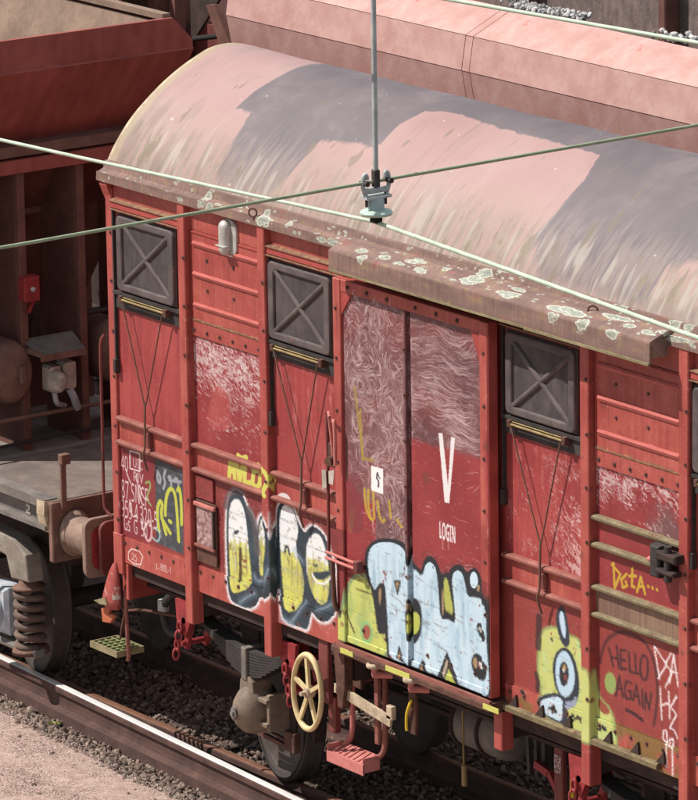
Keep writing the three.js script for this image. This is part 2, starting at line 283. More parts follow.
const coat = g2.getImageData(0, 0, CW, CH).data;
// ---- large piece across bays two and three
{
  const body = [[1.339,1.466],[1.339,1.749],[1.365,1.923],[1.413,1.995],[1.473,2.021],[1.543,2.000],[1.588,1.922],[1.662,1.878],[1.705,1.759],[1.717,1.831],[1.737,1.886],[1.788,1.916],[1.846,1.910],[1.895,1.842],[1.916,1.763],[1.936,1.795],[1.936,1.962],[1.978,2.037],[2.060,2.063],[2.140,2.027],[2.194,1.935],[2.262,1.881],[2.298,1.930],[2.356,1.959],[2.435,1.946],[2.502,1.906],[2.545,1.820],[2.610,1.725],[2.585,1.609],[2.600,1.438],[2.560,1.365],[2.485,1.326],[2.411,1.324],[2.359,1.356],[2.331,1.369],[2.291,1.221],[2.216,1.226],[2.011,1.217],[1.978,1.313],[1.961,1.465],[1.919,1.391],[1.835,1.332],[1.732,1.335],[1.708,1.270],[1.608,1.212],[1.497,1.212],[1.382,1.217],[1.351,1.339]];
  spray(body, '#cfcbcb', .07, 1500); g2.globalAlpha = .55; outline(body, '#d2cfcf', .05); g2.globalAlpha = 1; outline(body, '#dcdada', .026); fill(body, '#27343d');
  clipped(body, () => { for (let i = 0; i < 160; i++) { g2.globalAlpha = rr(.04, .14); g2.fillStyle = ['#4c6474', '#10161b', '#3a4f5e'][i % 3]; g2.beginPath(); g2.ellipse(px(rr(1.3, 2.8)), py(rr(1.2, 2.05)), rr(8, 34), rr(8, 44), rr(0, 3), 0, 7); g2.fill(); } g2.globalAlpha = 1; });
  const lens = [
    [[[1.359,1.640],[1.371,1.840],[1.403,1.924],[1.471,1.962],[1.541,1.932],[1.580,1.829],[1.598,1.665],[1.621,1.502],[1.636,1.372],[1.496,1.309],[1.394,1.270],[1.369,1.445]], 0],
    [[[1.727,1.861],[1.794,1.887],[1.867,1.850],[1.878,1.727],[1.848,1.595],[1.786,1.494],[1.728,1.464],[1.718,1.580]], .09],
    [[[1.962,1.884],[1.993,2.009],[2.055,2.046],[2.128,2.024],[2.172,1.958],[2.188,1.878],[2.153,1.788],[2.169,1.708],[2.223,1.637],[2.243,1.531],[2.222,1.408],[2.166,1.331],[2.024,1.285],[1.996,1.434],[1.978,1.652]], .06],
    [[[2.267,1.758],[2.283,1.830],[2.343,1.901],[2.412,1.923],[2.467,1.885],[2.506,1.797],[2.535,1.680],[2.517,1.477],[2.435,1.427],[2.351,1.464],[2.310,1.532],[2.266,1.633]], .02]];
  for (const [l, dy] of lens) {
    const [a, b, e, f] = bound(l); const cut = e + (f - e) * .47 + dy * .2;
    clipped(l, () => {
      g2.fillStyle = '#dadddd'; g2.fillRect(px(a), py(f), (b - a) * SX, (f - e) * SY);
      for (let i = 0; i < 70; i++) { g2.globalAlpha = .8; g2.fillStyle = i % 3 ? '#c8ca62' : '#b9b458'; const x = rr(a - .02, b); g2.fillRect(px(x), py(cut + rr(-.09, .07)), .03 * SX, 2 * SY); }
      for (let i = 0; i < 40; i++) { g2.strokeStyle = ['#8d7c42', '#7e7448', '#c4c4b4', '#9a9a92'][i % 4]; g2.globalAlpha = .45; g2.lineWidth = rr(1, 5); const x = rr(a, b), y = cut + rr(-.08, .12); g2.beginPath(); g2.moveTo(px(x), py(y)); g2.lineTo(px(x) + rr(-3, 3), py(y - rr(.05, .22))); g2.stroke(); } g2.globalAlpha = 1;
      g2.strokeStyle = '#8f9498'; g2.lineWidth = 1.4; for (let y = f; y > e; y -= .115) { g2.beginPath(); g2.moveTo(px(a), py(y)); g2.lineTo(px(b), py(y - .005)); g2.stroke(); }
    });
    wear(l, 40, '#7c7450', .003, .012);
  }
  line([[1.501,1.608],[1.502,1.489],[1.494,1.389]], '#4a3d22', .03);
  fill([[1.429,1.719],[1.487,1.739],[1.481,1.712],[1.428,1.695]], '#23292d', false);
  line([[2.026,1.704],[2.041,1.756],[2.069,1.741],[2.077,1.702]], '#2a3138', .016);
  fill([[2.342,1.644],[2.427,1.653],[2.530,1.696],[2.534,1.653],[2.448,1.603],[2.368,1.601]], '#2c3a44');
  line([[2.335,1.624],[2.368,1.580],[2.448,1.575],[2.528,1.617],[2.580,1.690]], '#e6e8ea', .014);
  line([[2.360,1.696],[2.375,1.672],[2.399,1.702]], '#2a3138', .014);
  for (const p of [[[1.498,1.235],[1.589,1.301],[1.678,1.342]], [[1.800,1.389],[1.868,1.496],[1.903,1.568]], [[2.120,1.256],[2.198,1.338],[2.265,1.418]], [[2.392,1.390],[2.477,1.416],[2.552,1.466]], [[2.146,1.739],[2.198,1.712],[2.229,1.680]], [[1.660,1.461],[1.691,1.403],[1.758,1.451]], [[1.980,1.236],[2.044,1.238],[2.109,1.234]]]) { g2.globalAlpha = .18; line(p, '#6d8598', .07); line(p, '#8aa0b2', .045); g2.globalAlpha = .5; line(p, '#b6c6d2', .011); g2.globalAlpha = 1; }
  wear(body, 60, '#6b4a40', .002, .007);
  g2.globalAlpha = .75; line([[1.337,1.875],[1.363,1.950],[1.412,1.992],[1.473,2.019],[1.532,2.012]], '#59494c', .05); line([[1.611,1.906],[1.668,1.855],[1.688,1.755],[1.701,1.632]], '#554f50', .06); g2.globalAlpha = 1;
  fill([[1.944,2.060],[1.980,2.103],[2.050,2.122],[2.107,2.102],[2.118,2.059],[2.049,2.069],[1.978,2.047]], '#cfc8c6');
  // yellow tag above it
  const yl = '#c4c35e';
  for (const p of [[[1.395,2.094],[1.407,2.173],[1.419,2.238],[1.450,2.231],[1.461,2.080]], [[1.411,2.139],[1.454,2.141]], [[1.486,2.238],[1.516,2.077],[1.569,2.248]], [[1.592,2.239],[1.575,2.083],[1.647,2.105]], [[1.749,2.217],[1.685,2.189],[1.670,2.110],[1.704,2.075],[1.753,2.113],[1.762,2.178]], [[1.830,2.239],[1.814,2.166],[1.830,2.084]], [[1.834,2.252],[1.891,2.229],[1.925,2.181],[1.876,2.122],[1.852,2.089],[1.874,2.071]], [[1.639,2.235],[1.674,2.215],[1.733,2.244]], [[1.498,2.262],[1.533,2.248],[1.593,2.267]]]) line(p, yl, .038, false);
  line([[1.714,2.154],[1.722,2.121]], '#7a4a38', .012);
}
// ---- big light-blue piece on the door
{
  g2.save(); g2.beginPath(); g2.rect(px(2.782), py(3.95), (4.432 - 2.782) * SX, 2.7 * SY); g2.clip();
  const blob = [[2.756,1.355],[2.772,1.420],[2.845,1.499],[2.877,1.615],[2.913,1.708],[2.981,1.767],[3.059,1.788],[3.114,1.778],[3.168,1.723],[3.243,1.659],[3.324,1.529],[3.323,1.311],[3.180,1.303],[2.970,1.294],[2.835,1.289],[2.759,1.301]];
  g2.globalAlpha = .8; outline(blob, '#76a873', .05); g2.globalAlpha = 1; fill(blob, '#bcc164'); clipped(blob, () => { for (let i = 0; i < 70; i++) { g2.globalAlpha = rr(.08, .25); g2.fillStyle = ['#c8cc84', '#93a04c', '#7fa06a'][i % 3]; g2.beginPath(); g2.ellipse(px(rr(2.8, 3.15)), py(rr(1.3, 1.9)), rr(5, 22), rr(8, 36), 0, 0, 7); g2.fill(); } g2.globalAlpha = 1; }); spray(blob, '#9fa85c', .05, 500);
  wear(blob, 60, '#8f9a48', .003, .01);
  const ext = [[3.146,1.718],[3.092,1.780],[3.067,1.862],[3.078,1.959],[3.142,2.037],[3.253,2.091],[3.428,2.124],[3.535,2.111],[3.559,2.002],[3.615,2.005],[3.687,1.961],[3.710,2.026],[3.749,2.065],[3.701,2.011],[3.749,2.084],[3.824,2.090],[3.877,2.046],[3.905,1.984],[3.950,2.018],[3.986,2.018],[4.004,2.059],[4.068,2.100],[4.135,2.102],[4.172,2.060],[4.204,2.091],[4.252,2.120],[4.308,2.099],[4.334,2.022],[4.358,1.962],[4.424,1.929],[4.461,1.888],[4.453,1.598],[4.450,1.360],[4.390,1.264],[4.307,1.265],[4.160,1.273],[3.863,1.283],[3.649,1.295],[3.454,1.296],[3.519,1.273],[3.307,1.276],[3.300,1.457],[3.265,1.448],[3.205,1.434],[3.186,1.565]];
  spray(ext, '#20242a', .05, 1300); fill(ext, '#1f252a', true);
  const blue = [[3.161,1.735],[3.119,1.799],[3.103,1.883],[3.118,1.974],[3.175,2.031],[3.279,2.073],[3.427,2.095],[3.526,2.065],[3.541,1.962],[3.636,1.963],[3.695,1.926],[3.735,2.012],[3.787,2.050],[3.709,1.969],[3.744,2.033],[3.796,2.055],[3.851,2.022],[3.870,1.897],[3.887,1.686],[3.973,1.719],[4.057,1.691],[4.026,1.893],[4.011,2.008],[4.063,2.062],[4.122,2.059],[4.154,2.001],[4.174,1.903],[4.270,1.933],[4.368,1.914],[4.402,1.848],[4.396,1.716],[4.407,1.574],[4.424,1.472],[4.422,1.307],[4.307,1.296],[4.034,1.308],[3.714,1.311],[3.454,1.310],[3.530,1.296],[3.323,1.300],[3.322,1.462],[3.302,1.726],[3.286,1.795],[3.233,1.789],[3.183,1.719]];
  fill(blue, '#b7cfdb');
  clipped(blue, () => { const [a, b, e, f] = bound(blue); for (let i = 0; i < 420; i++) { g2.globalAlpha = rr(.08, .3); g2.strokeStyle = ['#cfdde4', '#86abc2', '#bed3dd', '#7995a6'][i % 4]; g2.lineWidth = rr(2, 16); const x = rr(a, b), y = rr(e, f); g2.beginPath(); g2.moveTo(px(x), py(y)); g2.lineTo(px(x) + rr(-3, 3), py(y - rr(.04, .25))); g2.stroke(); } g2.globalAlpha = 1; });
  wear(blue, 230, '#4c5258', .0015, .006); wear(blue, 90, '#7e5a52', .0015, .005);
  clipped(blue, () => { for (let i = 0; i < 34; i++) { const x = rr(2.9, 4.3), y = rr(1.4, 1.95); line([[x, y], [x + rr(.03, .14), y - rr(0, .03)]], '#5b4a48', .0035, false); } });
  const tan = '#9a7f5e', dk = '#1d2226';
  fill([[3.196,1.729],[3.235,1.778],[3.286,1.801],[3.270,1.665],[3.239,1.489],[3.217,1.461],[3.211,1.598]], dk); fill([[3.214,1.720],[3.245,1.761],[3.258,1.743],[3.233,1.603]], tan);
  fill([[3.391,1.838],[3.470,1.852],[3.428,1.742]], dk, false); fill([[3.408,1.831],[3.452,1.841],[3.427,1.775]], tan, false);
  fill([[3.507,1.573],[3.514,1.668],[3.539,1.747],[3.604,1.776],[3.668,1.757],[3.695,1.670],[3.679,1.546],[3.631,1.474],[3.576,1.452],[3.527,1.483]], dk);
  fill([[3.533,1.565],[3.537,1.640],[3.581,1.673],[3.656,1.685],[3.677,1.626],[3.654,1.554],[3.588,1.511],[3.545,1.521]], '#a9b152'); fill([[3.527,1.684],[3.549,1.737],[3.562,1.699],[3.539,1.661]], tan);
  line([[3.583,1.456],[3.575,1.387],[3.567,1.305]], '#2a3a48', .022); line([[3.593,1.967],[3.595,1.874],[3.593,1.773]], '#5c7b90', .018);
  fill([[3.892,1.683],[3.899,1.890],[3.909,1.985],[3.956,2.006],[3.993,1.938],[4.026,1.853],[4.053,1.698],[3.977,1.733]], dk); fill([[3.922,1.961],[3.960,1.999],[3.993,1.912],[4.037,1.750],[3.978,1.752],[3.935,1.766]], '#a6aa54'); fill([[3.904,1.891],[3.925,1.909],[3.931,1.752],[3.905,1.706]], tan);
  fill([[4.201,2.025],[4.214,2.070],[4.246,2.093],[4.277,2.081],[4.293,2.039],[4.280,1.997],[4.244,1.974],[4.213,1.986]], '#bcd3df'); fill([[4.286,2.018],[4.313,2.014],[4.300,1.966],[4.275,1.970]], tan);
  fill([[4.264,1.747],[4.310,1.771],[4.365,1.735],[4.392,1.682],[4.364,1.653],[4.288,1.683]], dk); fill([[4.284,1.742],[4.314,1.742],[4.365,1.695],[4.296,1.705]], '#a8a6a0');
  fill([[4.209,1.473],[4.227,1.537],[4.280,1.563],[4.336,1.537],[4.394,1.518],[4.397,1.420],[4.319,1.383],[4.246,1.409]], dk); fill([[4.222,1.483],[4.239,1.527],[4.273,1.528],[4.278,1.463],[4.247,1.449]], tan); fill([[4.285,1.505],[4.314,1.512],[4.368,1.485],[4.331,1.463],[4.293,1.467]], '#cfcfcc');
  fill([[3.644,1.288],[3.689,1.377],[3.715,1.367],[3.744,1.291]], dk, false); fill([[3.662,1.301],[3.689,1.350],[3.709,1.302]], tan, false);
  fill([[3.846,1.289],[3.956,1.495],[3.994,1.434],[4.097,1.287]], dk, false); fill([[3.932,1.302],[3.972,1.387],[4.055,1.300]], '#a9b152', false); fill([[3.903,1.339],[3.947,1.443],[3.968,1.428],[3.928,1.312]], '#a99a86', false);
  fill([[3.411,1.321],[3.439,1.415],[3.476,1.337],[3.502,1.305]], dk, false); fill([[3.424,1.324],[3.442,1.376],[3.459,1.319]], tan, false);
  const dot = [[3.034,1.400],[3.049,1.449],[3.085,1.471],[3.124,1.456],[3.128,1.416],[3.100,1.371],[3.060,1.362]]; g2.globalAlpha = .7; outline(dot, '#74ad7a', .05); g2.globalAlpha = 1; fill(dot, '#97543f');
  line([[2.968,1.684],[3.057,1.690],[3.156,1.686]], '#5e4c30', .01); line([[2.852,1.514],[2.895,1.443],[2.945,1.383]], '#55502c', .014);
  // white V, lettering, sheet of paper, yellow scrawls
  const wpaint = '#d8d4d3';
  fill([[3.889,2.920],[3.932,2.925],[3.984,2.596],[4.021,2.920],[4.064,2.923],[3.995,2.481],[3.946,2.478]], wpaint, false);
  const T = [[3.884,2.376],[4.060,2.365],[4.059,2.289],[3.882,2.285]];
  g2.save(); g2.translate(px(T[0][0]), py(T[0][1])); g2.scale(1, 1.75); g2.fillStyle = wpaint; g2.font = 'bold 32px sans-serif'; g2.textBaseline = 'top'; const tw = g2.measureText('LOGIN').width; g2.scale((T[1][0] - T[0][0]) * SX / tw, 1); g2.fillText('LOGIN', 0, 0); g2.restore();
  g2.globalAlpha = .35; for (const p of [[[3.920,2.236],[3.924,2.169]], [[3.979,2.241],[3.982,2.177]], [[3.902,2.292],[3.906,2.256]]]) line(p, '#d8c0bc', .012, false); g2.globalAlpha = 1;
  const sheet = [[3.157,2.554],[3.290,2.559],[3.286,2.390],[3.159,2.387]]; fill(sheet, '#e4e1de', false); line([[3.229,2.520],[3.211,2.478],[3.246,2.470],[3.235,2.429]], '#4a4a4c', .014); line([[3.229,2.515],[3.251,2.486]], '#4a4a4c', .01);
  const yw = '#b39a35'; g2.globalAlpha = .85;
  for (const p of [[[3.083,2.382],[3.084,2.190],[3.172,2.194]], [[3.126,2.383],[3.111,2.273],[3.147,2.196]], [[3.176,2.379],[3.185,2.212]], [[3.225,2.328],[3.246,2.164],[3.298,2.221]], [[3.350,2.355],[3.366,2.251]], [[3.435,2.251],[3.484,2.216]]]) line(p, yw, .022); g2.globalAlpha = .6;
  for (const p of [[[3.050,2.903],[3.052,2.766],[3.068,2.578]], [[3.068,2.583],[3.181,2.594]], [[2.990,3.037],[3.029,2.832],[3.067,2.606]]]) line(p, '#a08a34', .022); g2.globalAlpha = .7; line([[2.945,2.206],[2.931,2.142],[2.924,2.078]], '#8a5a30', .05); g2.globalAlpha = 1;
  g2.globalAlpha = .5; fill([[2.892,2.411],[2.951,2.469],[3.065,2.478],[3.069,2.095],[2.979,2.052],[2.903,2.074]], '#6b2c36'); g2.globalAlpha = 1;
  // black haze of spray on the door's right stile
  g2.globalAlpha = .5; line([[4.430,1.946],[4.444,1.884]], '#1d2226', .06); g2.globalAlpha = 1; g2.restore();
}
// ---- rabbit-like figure, bays four and five
{
  const y3 = [[4.778,1.658],[4.796,1.760],[4.836,1.830],[4.965,1.871],[5.025,1.844],[5.104,1.843],[5.189,1.844],[5.215,1.722],[5.240,1.680],[5.293,1.686],[5.336,1.685],[5.362,1.566],[5.391,1.504],[5.492,1.474],[5.534,1.375],[5.579,1.243],[5.428,1.236],[5.238,1.225],[5.067,1.237],[4.939,1.260],[4.792,1.293],[4.815,1.431],[4.773,1.518]];
  g2.globalAlpha = .7; outline(y3, '#86b46a', .035); g2.globalAlpha = 1; spray(y3, '#9caa62', .06, 800); fill(y3, '#b8be70'); clipped(y3, () => { for (let i = 0; i < 80; i++) { g2.globalAlpha = rr(.08, .3); g2.fillStyle = ['#c3c88e', '#8da55c', '#9cc0a0'][i % 3]; g2.beginPath(); g2.ellipse(px(rr(4.6, 5.9)), py(rr(1.25, 2.05)), rr(5, 20), rr(8, 40), 0, 0, 7); g2.fill(); } g2.globalAlpha = 1; }); wear(y3, 60, '#86984a', .004, .012); wear(y3, 30, '#a9cfa0', .01, .02);
  fill([[5.366,1.526],[5.450,1.491],[5.502,1.450],[5.450,1.423],[5.387,1.435]], '#8d4a38');
  fill([[4.953,1.948],[4.983,2.010],[5.020,2.030],[5.047,2.009],[5.076,1.922],[5.097,1.803],[5.054,1.757],[5.003,1.788],[4.965,1.869]], '#2b3440'); fill([[4.981,1.955],[5.009,2.000],[5.036,1.970],[5.059,1.870],[5.042,1.807],[5.008,1.851]], '#b3cbd9');
  fill([[4.916,1.581],[4.931,1.674],[4.996,1.749],[5.075,1.768],[5.139,1.717],[5.181,1.617],[5.189,1.509],[5.158,1.419],[5.079,1.365],[5.025,1.358],[5.047,1.433],[4.951,1.451]], '#262e38');
  fill([[4.941,1.587],[4.959,1.677],[5.011,1.736],[5.071,1.742],[5.126,1.680],[5.151,1.583],[5.112,1.476],[5.037,1.423],[4.966,1.468]], '#adc8d8');
  fill([[4.984,1.583],[4.998,1.642],[5.038,1.672],[5.075,1.647],[5.083,1.587],[5.059,1.519],[5.016,1.501],[4.990,1.537]], '#1f242c'); fill([[5.006,1.616],[5.038,1.659],[5.062,1.637],[5.044,1.605]], '#a98a55'); fill([[5.027,1.580],[5.061,1.595],[5.057,1.553],[5.035,1.541]], '#8a3d3a'); fill([[5.019,1.617],[5.045,1.623],[5.040,1.600],[5.019,1.595]], '#d2cfd2');
  fill([[4.767,1.371],[4.897,1.430],[5.005,1.453],[5.052,1.420],[5.085,1.352],[5.072,1.238],[4.939,1.260],[4.792,1.286]], '#2b323b'); fill([[4.788,1.352],[4.908,1.412],[5.005,1.429],[5.034,1.381],[5.025,1.268],[4.939,1.274],[4.820,1.286]], '#b9cdd9'); fill([[5.037,1.416],[5.111,1.424],[5.159,1.488],[5.165,1.434],[5.111,1.380],[5.058,1.366]], '#8a93a8');
  g2.globalAlpha = .7; line([[4.785,1.895],[4.779,1.797],[4.774,1.699]], '#2a1d1f', .05); line([[4.751,1.520],[4.776,1.477],[4.763,1.418]], '#2a1d1f', .035); g2.globalAlpha = 1;
  for (const [a, b] of [[5.100,1.322],[5.132,1.343],[5.158,1.328],[5.185,1.343],[5.217,1.323],[4.918,1.331],[4.940,1.351],[4.896,1.333],[4.957,1.327],[5.397,1.320],[5.429,1.342],[5.450,1.334],[5.132,1.313],[4.911,1.780],[4.619,1.369],[4.636,1.359],[4.928,1.313]]) { g2.fillStyle = '#20201f'; g2.beginPath(); g2.ellipse(px(a), py(b), rr(3, 7), rr(3, 6), rr(0, 3), 0, 7); g2.fill(); }
  g2.globalAlpha = .85; fill([[5.434,1.652],[5.462,1.699],[5.503,1.716],[5.545,1.692],[5.555,1.627],[5.524,1.571],[5.471,1.572],[5.442,1.606]], '#86ab5c'); g2.globalAlpha = 1;
  const blk = '#3a1c20';
  for (const p of [[[5.480,1.864],[5.523,1.756]], [[5.557,1.894],[5.577,1.758]], [[5.505,1.808],[5.567,1.816]], [[5.644,1.886],[5.593,1.874],[5.600,1.758],[5.654,1.768]], [[5.595,1.816],[5.639,1.821]], [[5.677,1.886],[5.685,1.762],[5.731,1.763]], [[5.736,1.887],[5.746,1.765],[5.787,1.767]],
    [[5.548,1.574],[5.582,1.707],[5.620,1.583]], [[5.561,1.623],[5.608,1.627]], [[5.697,1.690],[5.654,1.692],[5.633,1.640],[5.649,1.580],[5.695,1.588],[5.695,1.639],[5.667,1.632]], [[5.715,1.585],[5.746,1.693],[5.781,1.573]], [[5.728,1.622],[5.771,1.621]], [[5.804,1.674],[5.809,1.563]], [[5.832,1.552],[5.837,1.665],[5.873,1.565],[5.891,1.674]]]) line(p, blk, .015, false);
  outline([[5.782,1.811],[5.797,1.881],[5.828,1.902],[5.858,1.882],[5.863,1.814],[5.848,1.752],[5.817,1.736],[5.792,1.763]], blk, .015);
  line([[5.654,1.507],[5.728,1.504],[5.804,1.481]], blk, .026); g2.globalAlpha = .7; line([[5.394,1.751],[5.420,1.858],[5.490,1.942],[5.614,2.005],[5.767,2.007],[5.868,1.965],[5.931,1.863],[5.956,1.736],[5.944,1.583],[5.918,1.480]], blk, .022); g2.globalAlpha = 1;
  const yg = '#b5952f';
  for (const p of [[[5.528,2.415],[5.538,2.261]], [[5.513,2.402],[5.594,2.359],[5.538,2.258]], [[5.653,2.372],[5.602,2.327],[5.620,2.280],[5.661,2.302],[5.645,2.325]], [[5.712,2.427],[5.706,2.309],[5.732,2.309]], [[5.681,2.367],[5.747,2.382]], [[5.757,2.284],[5.793,2.387],[5.833,2.289]], [[5.772,2.324],[5.823,2.329]], [[5.863,2.345],[5.866,2.341]], [[5.904,2.345],[5.906,2.340]], [[5.947,2.344],[5.949,2.340]]]) line(p, yg, .019, false);
  const wt = '#d9d2d2';
  for (const p of [[[5.919,1.980],[5.974,1.782]], [[5.929,1.976],[6.039,1.890],[5.959,1.784]], [[6.084,1.975],[6.029,1.895],[6.090,1.852],[6.029,1.744]], [[6.070,1.781],[6.107,1.972],[6.150,1.775]], [[6.075,1.857],[6.145,1.862]], [[5.979,1.729],[5.994,1.532]], [[6.060,1.728],[6.070,1.555]], [[5.984,1.617],[6.065,1.655]], [[6.135,1.714],[6.080,1.634],[6.135,1.597],[6.070,1.498],[6.115,1.493],[6.145,1.450]], [[6.040,1.390],[6.004,1.414],[6.009,1.463],[6.040,1.474],[6.047,1.392],[6.050,1.242]], [[6.105,1.382],[6.070,1.384],[6.070,1.424],[6.100,1.435],[6.108,1.374],[6.110,1.191]]]) line(p, wt, .012, false);
}
// ---- lettering and board in the first bay
{
  const lot = [[0.051,2.020],[0.454,2.023],[0.427,1.401],[0.022,1.386]]; g2.globalAlpha = .55; fill(lot, '#7c2230', false); g2.globalAlpha = 1;
  const board = [[0.486,2.033],[0.831,2.016],[0.807,1.416],[0.475,1.428]]; fill(board, '#3c4046', false); wear(board, 120, '#5c6066', .004, .02, false);
  const wl = '#cfc6c6';
  for (const p of [[[0.501,1.946],[0.516,1.842],[0.565,1.906],[0.508,1.948]], [[0.609,1.969],[0.576,1.915],[0.615,1.890],[0.580,1.836]], [[0.646,1.930],[0.682,1.964],[0.678,1.864]], [[0.715,1.925],[0.763,1.968],[0.767,1.902]], [[0.657,1.912],[0.795,1.928]]]) line(p, '#8f9298', .022);
  for (const p of [[[0.514,1.521],[0.496,1.604],[0.500,1.685],[0.535,1.746],[0.568,1.720],[0.535,1.639],[0.599,1.517]], [[0.552,1.616],[0.653,1.534]], [[0.645,1.620],[0.663,1.614]], [[0.596,1.652],[0.601,1.774],[0.667,1.868],[0.727,1.834],[0.744,1.685],[0.755,1.500]], [[0.756,1.860],[0.776,1.904],[0.801,1.790],[0.795,1.629]]]) line(p, '#b3b744', .03);
  g2.globalAlpha = .75; line([[0.444,1.525],[0.514,1.527],[0.528,1.477],[0.486,1.427],[0.429,1.455]], '#9fc2c0', .016); line([[0.326,1.486],[0.376,1.578],[0.422,1.547],[0.417,1.439],[0.357,1.405],[0.331,1.460]], '#d6bcbc', .02); g2.globalAlpha = 1;
  const text = (s, p, h, w) => { g2.save(); g2.translate(px(p[0]), py(p[1])); g2.font = '40px sans-serif'; g2.textBaseline = 'top'; g2.fillStyle = wl; g2.globalAlpha = .85; const tw = g2.measureText(s).width; g2.scale(w * SX / tw, h * SY / 34); g2.transform(1, 0, 0, 1, 0, 0); g2.fillText(s, 0, 0); g2.restore(); };
  const tp = [[0.055,2.005],[0.047,1.834],[0.040,1.688],[0.069,1.545],[0.044,2.019],[0.145,1.818],[0.160,1.463]];
  text('40', tp[0], .13, .09); text('87 SNCF', tp[1], .16, .34); text('959 4 320-5', tp[2], .15, .46); text('Gs  G  50', [tp[3][0], tp[3][1] + .02], .12, .30);
  const lb = [[0.173,2.021],[0.295,2.024],[0.290,1.898],[0.168,1.894]]; g2.strokeStyle = wl; g2.lineWidth = 4; path(lb); g2.stroke(); text('UIC', [lb[0][0] + .03, lb[0][1] - .02], .08, .13); text('RIV', [lb[0][0] + .03, lb[0][1] - .12], .08, .13);
  for (const p of [[[0.119,1.873],[0.136,1.823],[0.175,1.790]], [[0.249,1.867],[0.256,1.767],[0.299,1.682]], [[0.281,1.799],[0.323,1.687],[0.394,1.716]], [[0.157,1.665],[0.162,1.504],[0.236,1.574]], [[0.294,1.560],[0.314,1.483]]]) { g2.globalAlpha = .8; line(p, '#d5cccb', .012); } g2.globalAlpha = .85;
  line([[0.364,1.830],[0.412,1.861],[0.421,1.809],[0.377,1.753],[0.382,1.700],[0.420,1.682]], '#86a25e', .018); g2.globalAlpha = 1;
  const oc = [[0.135,1.284],[0.177,1.318],[0.271,1.323],[0.317,1.295],[0.284,1.227],[0.184,1.218],[0.133,1.234]]; g2.strokeStyle = '#d8c6c4'; g2.lineWidth = 3; path(oc); g2.stroke();
  text('25', [oc[0][0] + .04, oc[0][1] + .02], .06, .07); text('80 1', [oc[0][0] + .05, oc[0][1] - .06], .05, .1);
  const st = [[0.474,1.290],[0.535,1.301]]; text('I-', st[0], .05, .05); text('BBL-1', [st[1][0], st[1][1] + .01], .06, .14);
  // bare patch of smooth red paint on the second bay's plywood
  g2.globalAlpha = .55; fill([[1.166,2.375],[1.141,2.489],[1.190,2.617],[1.280,2.716],[1.366,2.685],[1.420,2.595],[1.414,2.408]], '#a84c48'); g2.globalAlpha = 1;
}
for (const [x0, x1, y0, y1] of [[1.0, 1.83, 1.4, 2.05], [1.94, 2.77, 1.4, 2.05], [2.88, 3.53, 1.36, 2.3], [3.61, 4.34, 1.36, 2.0], [4.42, 5.25, 1.4, 2.05]]) for (let y = y0 + .05; y < y1; y += .118) { let x = x0; while (x < x1) { const l = rr(.03, .2); if (rnd() < .7) line([[x, y + rr(-.003, .003)], [Math.min(x1, x + l), y + rr(-.004, .003)]], rnd() < .6 ? '#3a2a2a' : '#7c6a66', rr(.001, .0028), false); x += l + rr(.01, .12); } }
// rust scabs along the seam lines
for (const [x0, x1, y] of [[.98, 1.76, 3.115], [5.38, 6.18, 3.115], [.06, .88, 3.775], [1.92, 2.72, 3.775]]) for (let i = 0; i < 60; i++) { g2.globalAlpha = rr(.3, .8); g2.fillStyle = i % 3 ? '#8a5a40' : '#b58a5a'; const x = rr(x0, x1); g2.beginPath(); g2.ellipse(px(x), py(y + rr(-.008, .012)), rr(2, 9), rr(1.5, 4), 0, 0, 7); g2.fill(); } g2.globalAlpha = 1;
{ const a = g2.getImageData(0, 0, CW, CH), src = new Uint8ClampedArray(a.data), d = a.data;
  for (let j = 0; j < CH; j++) for (let i = 0; i < CW; i++) {
    const X = X0 + i / SX, Yw = Y1 - j / SY, am = X < .92 ? 1.1 : (Yw > 1.98 ? 1.2 : 3.8); const gx = (rnd() + rnd() - 1) * am, gy = (rnd() + rnd() - 1) * am, I = Math.round(clamp(i + gx, 0, CW - 1)), J = Math.round(clamp(j + gy, 0, CH - 1));
    const k = (j * CW + i) * 4, q = (J * CW + I) * 4; let f = 0; if (src[k] === coat[k] && src[k + 1] === coat[k + 1] && src[q] === coat[q] && src[q + 1] === coat[q + 1]) continue;
    if (X > .92 && Yw < 2.0) { const n = ns(i * .045, j * .03, 5.5) * .6 + ns(i * .16, j * .11, 2.2) * .45; f = sm(.46, .58, n) * .7; }
    for (let c = 0; c < 3; c++) d[k + c] = src[q + c] * (1 - f) + coat[k + c] * f;
  }
  g2.putImageData(a, 0, 0); }
const sideTex = new THREE.CanvasTexture(cv); sideTex.colorSpace = THREE.SRGBColorSpace; sideTex.magFilter = THREE.LinearFilter; sideTex.wrapS = THREE.MirroredRepeatWrapping;
M.side = new THREE.MeshStandardMaterial({ map: sideTex, roughness: .58, side: THREE.DoubleSide });
function sideUV(g) { const p = g.attributes.position, uv = new Float32Array(p.count * 2); const nn = g.attributes.normal; let zm = -9; for (let i = 0; i < p.count; i++) zm = Math.max(zm, p.getZ(i)); for (let i = 0; i < p.count; i++) { const side = Math.abs(nn.getX(i)) > .7 ? Math.sign(nn.getX(i)) * (zm - p.getZ(i)) : 0; uv[2 * i] = (p.getX(i) - side - X0) / (X1 - X0); uv[2 * i + 1] = (p.getY(i) - Y0) / (Y1 - Y0); } g.setAttribute('uv', new THREE.BufferAttribute(uv, 2)); return g; }
const SIDE = { uv: sideUV };

